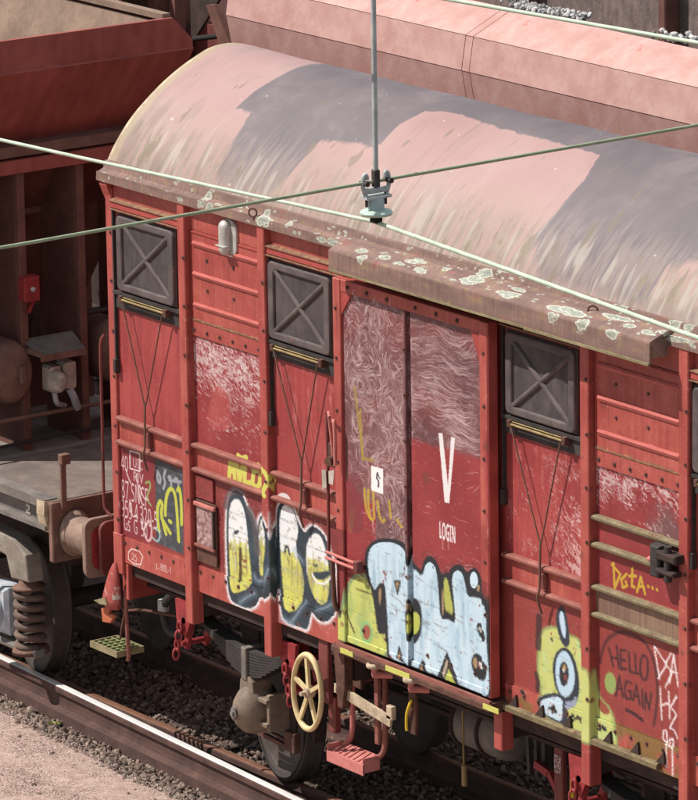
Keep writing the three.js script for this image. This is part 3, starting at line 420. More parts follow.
// ---------------------------------------------------------------- ground, track and rails
const RT = -0.17, BAL = -0.36;                               // rail top, ballast surface
function sheet(name, x0, x1, z0, z1, y, nx, nz, amp, mat, kind = 'structure') {
  const g = new THREE.PlaneGeometry(x1 - x0, z1 - z0, nx, nz); g.rotateX(-Math.PI / 2); g.translate((x0 + x1) / 2, y, (z0 + z1) / 2);
  const p = g.attributes.position; for (let i = 0; i < p.count; i++) p.setY(i, y + amp * fbm(p.getX(i) * 1.7, p.getZ(i) * 1.7, 4)); g.computeVertexNormals();
  const m = obj(name, g, mat, scene); m.userData.kind = kind; return m;
}
const gravelMat = mottled([142, 118, 106], [180, 156, 144], { f: 5, z: 50, rough: .95, grain: 46, bump: .006, size: .7, spots: { at: .34, c: [132, 104, 92] } });
const ballastMat = mottled([64, 48, 42], [92, 72, 62], { f: 16, z: 51, rough: .98, grain: 30, bump: .01, size: .5 });
const ground = sheet('ground', -260, 260, -260, 260, BAL - .07, 8, 8, 0, ballastMat);
sheet('track_bed', -14, 14, -9, 3.0, BAL - .03, 140, 60, .03, ballastMat);
// path of fine pinkish grit in front of the shiny rail, with a ragged edge
{
  const nx = 160, pts = []; const x0 = -14, x1 = 14;
  const pos = [], idx = [];
  const rows = 10;
  for (let i = 0; i <= nx; i++) {
    const x = x0 + (x1 - x0) * i / nx; const e = .90 + .045 * (x + .6) + .05 * fbm(x * 2.2, 3.3, 9) + .02 * ns(x * 9, 1.2, 4);
    for (let j = 0; j <= rows; j++) { const t = j / rows, z = e + (14 - e) * t * t; pos.push(x, BAL + .0 - .02 + .035 * sm(0, .12, z - e) + .012 * fbm(x * 1.3, z * 1.3, 2), z); }
  }
  for (let i = 0; i < nx; i++) for (let j = 0; j < rows; j++) { const a = i * (rows + 1) + j, b = a + rows + 1; idx.push(a, a + 1, b, b, a + 1, b + 1); }
  const g = new THREE.BufferGeometry(); g.setAttribute('position', new THREE.Float32BufferAttribute(pos, 3)); g.setIndex(idx); g.computeVertexNormals();
  g.setAttribute('uv', new THREE.Float32BufferAttribute(new Float32Array(pos.length / 3 * 2), 2));
  const m = obj('path', g, gravelMat, scene); m.userData.kind = 'structure';
}
// loose ballast stones and path grit: uncountable
function stones(name, label, category, n, where, s0, s1, cols, det = 0) {
  const g0 = new THREE.IcosahedronGeometry(1, det); const p = g0.attributes.position;
  for (let i = 0; i < p.count; i++) { const k = 1 + .45 * ns(p.getX(i) * 1.9 + 5, p.getY(i) * 1.9, p.getZ(i) * 1.9); p.setXYZ(i, p.getX(i) * k, p.getY(i) * k * .8, p.getZ(i) * k); } g0.computeVertexNormals();
  const im = new THREE.InstancedMesh(g0, new THREE.MeshStandardMaterial({ color: 0xffffff, roughness: .95 }), n);
  const d = new THREE.Object3D(), c = new THREE.Color();
  for (let i = 0; i < n; i++) {
    const [x, y, z] = where(i); d.position.set(x, y, z); d.rotation.set(rr(0, 6), rr(0, 6), rr(0, 6)); const s = rr(s0, s1); d.scale.set(s * rr(.7, 1.3), s * rr(.6, 1.1), s * rr(.7, 1.3)); d.updateMatrix(); im.setMatrixAt(i, d.matrix);
    const q = cols[Math.floor(rnd() * cols.length)], v = rr(.75, 1.25); c.setRGB(q[0] * v, q[1] * v, q[2] * v); im.setColorAt(i, c);
  }
  im.name = name; im.userData = { kind: 'stuff', label, category }; im.castShadow = im.receiveShadow = true; scene.add(im); return im;
}
const shinyZ = x => 0.7387 + 0.0453 * x;
const edgeZ = x => .90 + .045 * (x + .6) + .05 * fbm(x * 2.2, 3.3, 9) + .02 * ns(x * 9, 1.2, 4);
const bal = [[.12, .083, .066], [.17, .117, .092], [.095, .069, .056], [.22, .16, .127], [.15, .1, .08], [.26, .195, .155]];
stones('ballast', 'brown broken stone ballast around the sleepers and rails', 'ballast', 44000, () => {
  const x = rr(-3.6, 7.5); let z = rr(-4.2, 1.02); const e = edgeZ(x); if (z > e + .05) z = e - rr(0, .25); if (rnd() < .35 && x < 3) z = rr(-.5, e);
  const hump = .03 * sm(.62, .8, z) ; return [x, BAL + .0 + rr(-.02, .02) + .02 * fbm(x * 3, z * 3, 6), z];
}, .010, .027, bal);
stones('scattered_stones', 'loose dark stones strewn on the edge of the pink grit path', 'stones', 1500, () => { const x = rr(-3.4, 2.5); const e = edgeZ(x); const z = e - .07 + (rnd() < .06 ? rnd() * 1.1 : Math.pow(rnd(), 1.6) * .22); return [x, BAL + rr(-.004, .012), z]; }, .012, .03, [...bal, [.2, .16, .13]]);
stones('path_grit', 'tiny pinkish grit covering the path', 'grit', 42000, () => { const x = rr(-3.4, 1.6); const e = edgeZ(x); const z = e + .02 + rnd() * 1.5; return [x, BAL + .013 + .012 * fbm(x * 1.3, z * 1.3, 2), z]; }, .0025, .0075, [[.40, .29, .245], [.5, .385, .335], [.3, .215, .18], [.56, .46, .41], [.2, .15, .13]]);
{ const w = thing('weed', 'small yellow-green weed growing among the stones beside the path', 'weed', [-1.189, BAL, 0.815]); w.userData.local = true; const wm = new THREE.MeshStandardMaterial({ color: 0x8f9a4a, roughness: .9, side: THREE.DoubleSide });
  for (let i = 0; i < 16; i++) { const a = i * 2.4, l = rr(.03, .06), c = Math.cos(a), q = Math.sin(a); const g = new THREE.BufferGeometry(); g.setAttribute('position', new THREE.Float32BufferAttribute([0, 0, 0, c * l * .5 - q * .009, l * .6, q * l * .5 + c * .009, c * l, l * .5, q * l, 0, 0, 0, c * l, l * .5, q * l, c * l * .5 + q * .009, l * .6, q * l * .5 - c * .009], 3)); g.computeVertexNormals(); g.setAttribute('uv', new THREE.Float32BufferAttribute(new Float32Array(12), 2)); obj('leaf', g, wm, w); } }
function rail(name, label, zf, x0, x1, headMat, RT, h = 1) {
  const t = thing(name, label, 'rail', [0, BAL, zf(0)]);
  const n = 60, xs = [...Array(n + 1)].map((_, i) => x0 + (x1 - x0) * i / n);
  const sweep = prof => { const pos = [], idx = [], m = prof.length; for (const x of xs) for (const [z, y] of prof) pos.push(x, y, zf(x) + z); for (let i = 0; i < n; i++) for (let k = 0; k < m - 1; k++) { const a = i * m + k, b = a + m; idx.push(a, b, a + 1, a + 1, b, b + 1); } const g = new THREE.BufferGeometry(); g.setAttribute('position', new THREE.Float32BufferAttribute(pos, 3)); g.setIndex(idx); const f = g.toNonIndexed(); f.computeVertexNormals(); f.setAttribute('uv', new THREE.Float32BufferAttribute(new Float32Array(f.attributes.position.count * 2), 2)); return f; };
  obj('rail_web', sweep([[-.075, RT - .25], [-.075, RT - .168], [-.02, RT - .15], [-.014, RT - .12], [-.014, RT - .055], [-.036, RT - .045], [-.036, RT - .008], [-.031, RT - .003]]), M.railSide, t);
  obj('rail_web', sweep([[.031, RT - .003], [.036, RT - .012], [.036, RT - .045], [.014, RT - .055], [.014, RT - .12], [.02, RT - .15], [.075, RT - .168], [.075, RT - .25]]), M.railSide, t);
  obj('running_surface', sweep([[-.0315, RT - .003], [-.02, RT], [.02, RT + .001], [.0315, RT - .003]]), headMat, t);
  return t;
}
rail('rail', 'shiny rail with polished running surface beside the pink grit path', shinyZ, -12, 12, M.railShine, -.10);
rail('rail', 'rusty near rail under the covered wagon\'s axle box and wheel', () => .50, -12, 12, M.railDull, RT);
rail('rail', 'rusty far rail behind the wheels in the covered wagon\'s shade', () => -.62, -12, 12, M.railDull, RT);
rail('rail', 'near rail of the track under the pink hopper wagon', () => -2.5, -12, 12, M.railDull, RT);
for (let i = 0; i < 19; i++) { const x = -3.4 + i * .56 + rr(-.02, .02); const s = thing('sleeper', 'dark weathered wooden sleeper lying across the ballast beneath the rails', 'sleeper', [x, BAL, -.05], rr(-.01, .01), 'sleepers under the covered wagon\'s track'); s.userData.local = true; obj('timber', bevelBox(-.1, .1, -.1, .012, -.98, .62, .008), M.sleeper, s); }

// ---------------------------------------------------------------- covered wagon
const wag = thing('covered_wagon', 'red covered goods wagon with arched pink and grey roof and graffiti', 'wagon', [3.55, RT, -.05]);
const ZC = -.05, XL = -.04, XR = 7.14;
// ---- roof
const prof = [[0, 4.72], [.12, 4.708], [.24, 4.665], [.42, 4.577], [.6, 4.46], [.79, 4.302], [.93, 4.135], [1.0, 4.02]];
{
  const curve = new THREE.CatmullRomCurve3([...prof.slice(1).reverse().map(([d, y]) => V(0, y, ZC + d)), ...prof.map(([d, y]) => V(0, y, ZC - d))], false, 'catmullrom', .5);
  const L = (() => { let s = 0; for (let i = 1; i < prof.length; i++) s += Math.hypot(prof[i][0] - prof[i - 1][0], prof[i][1] - prof[i - 1][1]); return s; })();
  const grey = [[0.935,1.192],[0.918,1.056],[0.865,0.820],[0.867,0.638],[1.053,0.627],[1.092,0.492],[1.150,0.260],[1.139,0.075],[1.499,0.052],[1.795,0.091],[1.900,0.231],[1.925,0.412],[1.935,0.549],[2.132,0.583],[2.456,0.615],[2.514,0.642],[2.491,0.844],[2.556,1.017],[2.722,1.059],[3.321,1.049],[3.872,1.023],[4.379,1.023],[4.502,0.780],[4.530,0.510],[4.485,0.240],[4.692,0.052]];
  const lowR = [[6.134,0.165]][0] || [6.4, .1];
  const first = grey[0]; const poly = [[first[0] - .1, 2.2 * L], ...grey, [grey[grey.length - 1][0] + .05, .02], [7.4, .02], [7.4, 2.2 * L]];
  const pinkP = [[5.758,0.025],[5.757,0.227],[5.882,0.308],[6.071,0.293]];
  const inside = (x, y, P) => { let c = false; for (let i = 0, j = P.length - 1; i < P.length; j = i++) { const [xi, yi] = P[i], [xj, yj] = P[j]; if ((yi > y) !== (yj > y) && x < (xj - xi) * (y - yi) / (yj - yi) + xi) c = !c; } return c; };
  const W = 2048, H = 768, RX0 = -.1, RX1 = 7.2; const mix = (a, b, t) => [0, 1, 2].map(k => a[k] + (b[k] - a[k]) * t);
  const tex = dataTex(W, H, (u, v) => {
    const x = RX0 + u * (RX1 - RX0), s = v * 2 * L;
    const n1 = fbm(x * 1.5, s * 1.5, 41), n2 = fbm(x * 8, s * 8, 42), hair = ns(x * 20 + .6 * n1, s * 1.7, 43) * .75 + .45 * ns(x * 47, s * 3, 49), hair2 = ns(x * 90, s * 6, 44);
    let c = mix([152, 119, 115], [168, 138, 134], clamp(.5 + n1));
    const j = .006 * hair + .012 * n2 + .01 * n1;
    const low = sm(.78, .16, s + .18 * n1 + .08 * hair);                              // weathering runs that reach up from the eave
    let gq = 0; if (x > .7) { const ra = .006 + .014 * low, rs = .015 + .08 * low; for (let q = 0; q < 6; q++) { const X = x + j * .6 + (rnd() - .5) * ra, S = s + j * 2.5 + (rnd() - .5) * rs + .1 * low * hair; if (inside(X, S, poly) && !(X > 5.75 && S < .42 + .5 * (X - 6.0) && S > .08)) gq += 1 / 6; } }
    if (gq) { const pink = c; const worn = sm(-.1, .45, hair + hair2 * .6 + (low - .5) * .9); c = mix([90, 82, 85], [110, 100, 103], clamp(.5 + n1 + .3 * n2)); c = mix(c, [166, 142, 134], worn * low * .38); c = mix(pink, c, gq); }
    const run = sm(.1, .5, hair + .5 * hair2 + .5 * n1 + (low - .55) * .9);
    c = mix(c, [148, 132, 116], low * (.36 - .32 * gq)); c = mix(c, mix([112, 100, 82], [146, 138, 122], clamp(.5 + n2)), run * low * (.62 - .3 * gq)); c = mix(c, [140, 122, 116], sm(.0, .5, n1 + .5 * n2) * .35);
    const bl = sm(.3, .5, ns(x * 22, s * 2.4, 46) + .6 * n1 + (low - .6) * .4); c = mix(c, [168, 162, 150], bl * .5 * low);
    const soot = sm(.1, .5, fbm(x * 3 + 7, s * .9, 64) + .3 * hair); c = mix(c, [120, 106, 100], soot * .3);
    const dirt = sm(.30, .42, fbm(x * 9, s * 3 + 4, 45) + .1 * low - (s > 1.1 ? .12 : 0)); c = mix(c, [112, 100, 80], dirt * .6);
    if (x < .55) { const q = sm(.1, .45, fbm(x * 4, s * 2.6, 47) + .25 * low); c = mix(c, [126, 106, 98], q * .6 * sm(.9, .3, s)); }
    if (x < .05) c = mix(c, [158, 142, 114], .75 * sm(.03, -.02, x + .03 * n2));
    for (const xs of [1.56, 3.13, 4.7, 6.2]) { const w = Math.abs(x - xs + .006 * n2); if (w < .012) c = mix(c, [112, 98, 94], (1 - w / .012) * clamp(.35 + n2)); }
    const lich = sm(.7, .76, ns(x * 19, s * 23, 48) + .12 * n2); c = mix(c, [188, 184, 174], lich * .6);
    const g = (rnd() - .5) * 8; return [c[0] + g, c[1] + g, c[2] + g];
  });
  tex.wrapS = tex.wrapT = THREE.ClampToEdgeWrapping;
  M.roof = new THREE.MeshStandardMaterial({ map: tex, roughness: .6, side: THREE.DoubleSide });
  const na = 72, nx = 60, pos = [], uv = [], idx = []; let cp = curve.getSpacedPoints(na);
  let acc = 0; const ss = cp.map((p, i) => acc += i ? p.distanceTo(cp[i - 1]) : 0);
  for (let a = 0; a <= na; a++) for (let i = 0; i <= nx; i++) { const x = -.06 + (XR + .1) * i / nx; const wv = .004 * Math.sin(x * 5.1 + a * .03) * sm(0, .1, ss[a]); pos.push(x, cp[a].y + wv, cp[a].z); uv.push((x - RX0) / (RX1 - RX0), ss[a] / acc); }
  for (let a = 0; a < na; a++) for (let i = 0; i < nx; i++) { const k = a * (nx + 1) + i, b = k + nx + 1; idx.push(k, k + 1, b, b, k + 1, b + 1); }
  const g = new THREE.BufferGeometry(); g.setAttribute('position', new THREE.Float32BufferAttribute(pos, 3)); g.setAttribute('uv', new THREE.Float32BufferAttribute(uv, 2)); g.setIndex(idx); g.computeVertexNormals();
  const roof = obj('roof', g, M.roof, wag, { uv: 'own' });
  const rim = (x0, x1, r, n) => { const gs = []; for (let a = 0; a < na; a += 1) { const p = cp[a], q = cp[a + 1]; const d = q.clone().sub(p).normalize(); const nrm = V(0, d.z, -d.y).multiplyScalar(-1); const up = nrm.y < 0 ? nrm.multiplyScalar(-1) : nrm; const A = p.clone().addScaledVector(up, r), B = q.clone().addScaledVector(up, r), C = q.clone().addScaledVector(up, -n), D = p.clone().addScaledVector(up, -n); const P = []; const quad = (a, b, c, d2) => P.push(...a, ...b, ...c, ...a, ...c, ...d2); const at = (x, v) => [x, v.y, v.z]; quad(at(x0, A), at(x1, A), at(x1, B), at(x0, B)); quad(at(x1, A), at(x1, D), at(x1, C), at(x1, B)); quad(at(x0, D), at(x0, A), at(x0, B), at(x0, C)); const gg = new THREE.BufferGeometry(); gg.setAttribute('position', new THREE.Float32BufferAttribute(P, 3)); gg.computeVertexNormals(); gg.setAttribute('uv', new THREE.Float32BufferAttribute(new Float32Array(P.length / 3 * 2), 2)); gs.push(gg); } return gs; };
  obj('roof_rim', rim(-.09, -.0605, .0, .035), M.creamDirty, roof);
  // ends and the inside of the arch
  const endShape = [...cp.map(p => [p.z, p.y - .012])];
  for (const [x0, x1] of [[-.03, .0], [7.09, 7.12]]) obj('end_gable', extrudeX([...endShape, [ZC - 1.02, 3.9], [ZC + 1.02, 3.9]], x0, x1), M.red, wag);
}
// ---- gutter along the eave, with crusts of lichen
const gutTex = (() => {
  const c = document.createElement('canvas'); c.width = 2048; c.height = 192; const q = c.getContext('2d'); const sx = 2048 / 6.6, sy = 192 / .5;
  const im = q.createImageData(2048, 192), d = im.data;
  for (let j = 0; j < 192; j++) for (let i = 0; i < 2048; i++) { const x = i / sx - .1, y = -j / sy; const n1 = fbm(x * 3, y * 9, 61), n2 = fbm(x * 16, y * 16, 62), h = ns(x * 60, y * 4, 63); const t = clamp(.5 + n1 + h * .4); let col = [104 + 36 * t, 82 + 28 * t, 76 + 22 * t]; const m = sm(.12, .4, n2 + .3 * n1); col = col.map((v, k) => v * (1 - m * .55) + [138, 122, 84][k] * m * .55); const r = sm(.2, .5, fbm(x * 5, y * 7, 65)); col = col.map((v, k) => v * (1 - r * .5) + [146, 76, 66][k] * r * .5); const g = (rnd() - .5) * 14, o = (j * 2048 + i) * 4; d[o] = col[0] + g; d[o + 1] = col[1] + g; d[o + 2] = col[2] + g; d[o + 3] = 255; }
  q.putImageData(im, 0, 0);
  const crusts = [[[[1.225,0.099]][0], 0.041, 0.038], [[[1.203,0.210]][0], 0.041, 0.028], [[[1.292,0.200]][0], 0.065, 0.026], [[[1.371,0.173]][0], 0.036, 0.023], [[[0.952,0.220]][0], 0.036, 0.018], [[[1.929,0.199]][0], 0.090, 0.041], [[[1.943,0.196]][0], 0.101, 0.049], [[[1.900,0.109]][0], 0.033, 0.032], [[[2.193,0.152]][0], 0.029, 0.036], [[[2.293,0.217]][0], 0.020, 0.012], [[[2.508,0.176]][0], 0.024, 0.009], [[[2.582,0.213]][0], 0.054, 0.022], [[[2.725,0.207]][0], 0.085, 0.026], [[[3.127,0.259]][0], 0.065, 0.032], [[[3.206,0.346]][0], 0.054, 0.042], [[[3.374,0.251]][0], 0.068, 0.036], [[[3.553,0.285]][0], 0.055, 0.031], [[[3.485,0.055]][0], 0.015, 0.009], [[[3.627,0.213]][0], 0.062, 0.023], [[[3.614,0.218]][0], 0.055, 0.023], [[[3.676,0.189]][0], 0.078, 0.046], [[[3.796,0.280]][0], 0.062, 0.042], [[[3.968,0.187]][0], 0.036, 0.043], [[[4.135,0.291]][0], 0.036, 0.017], [[[4.245,0.251]][0], 0.085, 0.046], [[[4.305,0.199]][0], 0.078, 0.054], [[[4.274,0.099]][0], 0.075, 0.072], [[[4.389,0.005]][0], 0.055, 0.043], [[[4.692,0.278]][0], 0.107, 0.051], [[[4.681,0.171]][0], 0.075, 0.033], [[[5.234,0.279]][0], 0.140, 0.051], [[[5.207,0.374]][0], 0.046, 0.046], [[[5.459,0.379]][0], 0.039, 0.054], [[[5.307,0.255]][0], 0.114, 0.054], [[[5.485,0.369]][0], 0.075, 0.064], [[[5.646,0.185]][0], 0.124, 0.046], [[[5.607,0.048]][0], 0.046, 0.054], [[[5.787,0.361]][0], 0.075, 0.054], [[[5.814,0.242]][0], 0.065, 0.036], [[[6.020,0.245]][0], 0.072, 0.031], [[[6.110,0.048]][0], 0.055, 0.061], [[[6.247,0.049]][0], 0.044, 0.056], [[[6.167,0.192]][0], 0.094, 0.036], [[[6.261,0.187]][0], 0.091, 0.029], [[[6.348,0.209]][0], 0.033, 0.015]];
  for (let i = 0; i < 150; i++) crusts.push([[rr(-.05, 6.45), rr(.03, .3)], rr(.006, .026), rr(.005, .016)]);
  crusts.forEach(([p, rx, ry], k) => {                       // lichen: pale rim round a grey speckled centre
    const lobes = [...Array(4)].map(() => [rr(-.55, .55) * rx, rr(-.5, .5) * ry, rr(.35, .62)]);
    const blob = (f, c, al) => { q.fillStyle = c; q.globalAlpha = al; for (const [dx, dy, r] of lobes) { const X = (p[0] + dx + .1) * sx, Y = (p[1] + dy) * sy, n = 30; q.beginPath(); for (let i = 0; i < n; i++) { const a = i / n * Math.PI * 2, g = r + f + .28 * ns(Math.cos(a) * 1.7 + k * 3.1 + dx * 40, Math.sin(a) * 1.7, k * 1.7) + .14 * ns(Math.cos(a) * 5, Math.sin(a) * 5, k); q[i ? 'lineTo' : 'moveTo'](X + Math.cos(a) * rx * sx * g, Y + Math.sin(a) * ry * sy * g); } q.closePath(); q.fill(); } };
    blob(.2, '#8f8a7c', .35); blob(.1, '#c2c4b4', .9); blob(-.06, '#8b9084', .85);
    for (let i = 0; i < (rx > .03 ? 60 : 5); i++) { const t = rr(0, 6.3), w = Math.sqrt(rnd()); q.globalAlpha = rr(.2, .75) * (w > .75 ? .6 : 1); q.fillStyle = ['#74786c', '#b4b6a6', '#8c8f80', '#6a5f54', '#cfd0c2'][i % 5]; q.beginPath(); q.ellipse((p[0] + .1) * sx + Math.cos(t) * w * rx * sx, p[1] * sy + Math.sin(t) * w * ry * sy, rr(.8, 3), rr(.8, 3), 0, 0, 7); q.fill(); } q.globalAlpha = 1;
  });
  const t = new THREE.CanvasTexture(c); t.colorSpace = THREE.SRGBColorSpace; t.magFilter = THREE.LinearFilter; t.wrapS = THREE.MirroredRepeatWrapping; return t;
})();
M.gutter = new THREE.MeshStandardMaterial({ map: gutTex, roughness: .8, bumpMap: bumpTex, bumpScale: .001, side: THREE.DoubleSide });
const gutUV = g => { const p = g.attributes.position, uv = new Float32Array(p.count * 2); for (let i = 0; i < p.count; i++) { uv[2 * i] = (p.getX(i) + .1) / 6.6; uv[2 * i + 1] = 1 - (p.getZ(i) - 1 + 4.1 - p.getY(i)) / .5; } g.setAttribute('uv', new THREE.BufferAttribute(uv, 2)); return g; };
{
  const gut = obj('gutter', [extrudeX([[.955, 4.035], [.985, 4.035], [1.0, 3.985], [1.042, 3.965], [1.046, 3.91], [1.034, 3.902], [1.026, 3.94], [.99, 3.955], [.955, 3.955]], -.065, XR + .01)], M.gutter, wag, { uv: gutUV });
  obj('gutter_lip', [extrudeX([[1.04, 3.967], [1.052, 3.967], [1.056, 3.906], [1.044, 3.9]], -.07, XR + .01)], M.gutter, gut, { uv: gutUV });
  obj('gutter_lip', [extrudeX([[-1.055, 4.035], [-1.085, 4.035], [-1.15, 3.95], [-1.15, 3.9], [-1.09, 3.94]], -.065, XR + .01)], M.gutter, gut, { uv: gutUV });
  const cover = obj('door_rail_cover', [extrudeX([[1.0, 4.0], [1.075, 3.99], [1.196, 3.945], [1.2, 3.935], [1.2, 3.815], [1.185, 3.815], [1.185, 3.925], [1.07, 3.968], [1.0, 3.975]], 2.87, 6.13), box(6.122, 6.128, 3.84, 3.95, 1.06, 1.18)], M.gutter, wag, { uv: gutUV });
  obj('cover_edge', [box(2.87, 4.92, 3.806, 3.82, 1.188, 1.206)], M.moss, cover); obj('cover_edge', [box(4.924, 6.13, 3.8, 3.816, 1.19, 1.21)], M.moss, cover);
  obj('eye_ring', [new THREE.TorusGeometry(.028, .006, 6, 16).rotateY(.6).translate(...[[1.822,3.991]][0], 1.06)], M.rust, wag);
  obj('eye_ring', [new THREE.TorusGeometry(.032, .006, 6, 16).rotateY(.6).translate(...[[5.430,3.988]][0], 1.07)], M.rust, wag);
}
// ---- shell behind the visible side
obj('floor', box(.0, 7.1, 1.1, 1.2, -1.08, .96), M.darkRust, wag);
obj('end_wall', box(-.03, .0, 1.15, 3.91, -1.08, .98), M.red, wag); obj('end_wall', box(7.09, 7.12, 1.15, 3.91, -1.08, .98), M.red, wag);
obj('far_side_wall', box(0, 7.09, 1.15, 3.95, -1.1, -1.07), M.red, wag);
obj('light_block_sheet', box(0, 7.09, 1.2, 3.95, .94, .955), M.darkRust, wag);  // unseen dark sheet behind the panels, added to block light
// ---- near side, bay by bay
const P = (x0, x1, y0, y1, z0 = .962, z1 = 1.0) => box(x0, x1, y0, y1, z0, z1);
const bays = [['v', .05, .9], ['p', .98, 1.84], ['v', 1.92, 2.8], ['d', 2.8, 4.445], ['v', 4.445, 5.27], ['p', 5.35, 6.22], ['v', 6.3, 7.02]];
for (const [kind, a, b] of bays) {
  if (kind === 'd') { obj('wall_panel', P(a, b, 1.2, 3.92, .962, .985), M.red, wag); continue; }
  obj('header_panel', P(a, b, 3.734, 3.93, .962, .998), M.side, wag, SIDE);
  obj('wall_panel', P(a, b, 2.25, kind === 'v' ? 3.73 : 3.0, .962, .994), M.side, wag, SIDE);
  obj('belt_panel', P(a, b, 2.062, 2.246, .962, 1.0), M.side, wag, SIDE);
  obj('wall_panel', P(a, b, 1.392, 2.058, .962, .994), M.side, wag, SIDE);
  obj('sill_plate', P(a, b, 1.2, 1.388, .962, 1.004), M.side, wag, SIDE);
  const ribs = kind === 'p' && a > 4 ? [2.68, 2.505, 2.235, 2.06] : [2.24, 2.07];
  for (const y of ribs) obj('rib', extrudeX([[.99, y - .03], [1.012, y - .028], [1.034, y - .012], [1.036, y + .002], [1.022, y + .012], [.99, y + .016]], a + .005, b - .003), a > 5 && kind === 'p' ? M.mossRib : M.brick, wag);
  if (kind === 'p') {                                       // pressed steel upper panel with three ribs
    const up = obj('pressed_panel', P(a + .01, b - .01, 3.004, 3.73, .962, 1.004), M.side, wag, SIDE);
    obj('panel_edge', [box(a + .02, b - .02, 3.715, 3.722, 1.004, 1.01), box(a + .02, a + .027, 3.13, 3.715, 1.004, 1.01)], M.red, up);
    for (const y of [3.645, 3.435, 3.222]) obj('rib', extrudeX([[1.003, y - .02], [1.012, y - .02], [1.02, y], [1.012, y + .014], [1.003, y + .016]], a + .05, b - .04), M.ribRedLit, up);
    obj('seam_strip', box(a + .01, b - .015, 3.11, 3.119, 1.004, 1.009), M.brassRust, up);
  } else {
    // head rail, hatch, sill and opening gear
    obj('head_rail', [extrudeX([[.99, 3.79], [1.03, 3.782], [1.034, 3.735], [.99, 3.73]], a + .004, b - .004)], M.red, wag);
    obj('head_ledge', [extrudeX([[.99, 3.795], [1.04, 3.784], [1.04, 3.778], [.99, 3.786]], a + .004, b - .006), extrudeX([[.99, 3.732], [1.042, 3.727], [1.042, 3.72], [.99, 3.72]], a + .004, b - .006)], M.brassRust, wag);
    const hx0 = a < 1 ? .112 : a < 3 ? 1.925 : a < 6 ? 4.49 : 6.312, hx1 = hx0 + .715, y0 = 3.155, y1 = 3.695;
    const h = obj('hatch', [bevelBox(hx0, hx1, y0, y1, .996, 1.016, .01)], mottled([56, 51, 51], [82, 73, 71], { f: 3 + a * .3, z: 70 + a, grain: 8, rough: .78, streak: .5, spots: { at: .3 + .02 * a, c: [122, 80, 76] } }), wag);
    const mx = (hx0 + hx1) / 2, my = (y0 + y1) / 2;
    const q = .03, R = (x0, x1, y0, y1, r) => { const s = new THREE.Shape(); s.moveTo(x0 + r, y0); s.lineTo(x1 - r, y0); s.quadraticCurveTo(x1, y0, x1, y0 + r); s.lineTo(x1, y1 - r); s.quadraticCurveTo(x1, y1, x1 - r, y1); s.lineTo(x0 + r, y1); s.quadraticCurveTo(x0, y1, x0, y1 - r); s.lineTo(x0, y0 + r); s.quadraticCurveTo(x0, y0, x0 + r, y0); return s; };
    const fr = R(hx0 + .008, hx1 - .008, y0 + .008, y1 - .008, .05); fr.holes.push(new THREE.Path(R(hx0 + .075, hx1 - .075, y0 + .062, y1 - .062, .03).getPoints(6)));
    const fg = new THREE.ExtrudeGeometry(fr, { depth: .008, bevelEnabled: true, bevelThickness: .014, bevelSize: .013, bevelOffset: -.013, bevelSegments: 3, curveSegments: 8 }); fg.translate(0, 0, 1.012);
    const rm = mottled([68, 61, 60], [100, 88, 86], { f: 5 + a * .4, z: 80 + a, grain: 8, rough: .75, spots: { at: .26 + .02 * a, c: [138, 86, 80] } }); obj('hatch_frame', fg, rm, h);
    for (const s of [1, -1]) { const A = [hx0 + .06, my - s * (y1 - y0 - .1) / 2], B = [hx1 - .06, my + s * (y1 - y0 - .1) / 2]; const L = Math.hypot(B[0] - A[0], B[1] - A[1]); const g = new THREE.CapsuleGeometry(.021, L, 4, 8); g.scale(1, 1, .8); g.rotateZ(-Math.atan2(B[0] - A[0], B[1] - A[1])); g.translate((A[0] + B[0]) / 2, (A[1] + B[1]) / 2, 1.017); obj('cross_rib', g, rm, h); }
    obj('hatch_sill', [box(a + .01, b - .01, 3.03, 3.135, .99, 1.01), box(a + .01, b - .01, 3.128, 3.15, 1.0, 1.03)], M.iron, wag);
    const ra = hx0 + .07, rb = hx0 + .62;
    const gear = obj('opening_rod', [rod([ra, 3.105, 1.045], [rb, 3.105, 1.045], .008), rod([ra, 3.12, 1.035], [rb, 3.12, 1.035], .005)], M.brass, wag);
    obj('rod_bracket', [bevelBox(ra - .02, ra + .015, 3.085, 3.13, 1.0, 1.055, .004)], M.rust, gear); obj('rod_bracket', [bevelBox(rb - .015, rb + .025, 3.08, 3.135, 1.0, 1.06, .004)], M.rust, gear);
    const vx = a < 1 ? .445 : a < 3 ? 2.30 : a < 6 ? 4.86 : 6.75;
    obj('pull_wire', [tube([[ra + .02, 3.1, 1.05], [vx - .005, 2.4, 1.04]], .0055, 2, 5)], M.wire, gear);
    obj('pull_wire', [tube([[rb - .03, 3.1, 1.05], [vx + .008, 2.4, 1.04]], .0055, 2, 5)], M.wire, gear);
    obj('pull_rod', [tube([[vx, 2.42, 1.04], [vx + .006, 2.2, 1.05], [vx + .012, 2.1, 1.06], [vx - .008, 2.05, 1.06], [vx - .004, 1.94, 1.03]], .008, 20, 6)], M.wire, gear);
    obj('hook_plate', [bevelBox(vx - .012, vx + .03, 2.1, 2.2, 1.0, 1.03, .004)], M.redDark, gear);
    obj('side_hinge', [box(a + .004, a + .018, 2.6, 3.72, .995, 1.02), bevelBox(a - .002, a + .03, 2.56, 2.66, .995, 1.035, .004)], M.iron, wag);
  }
}
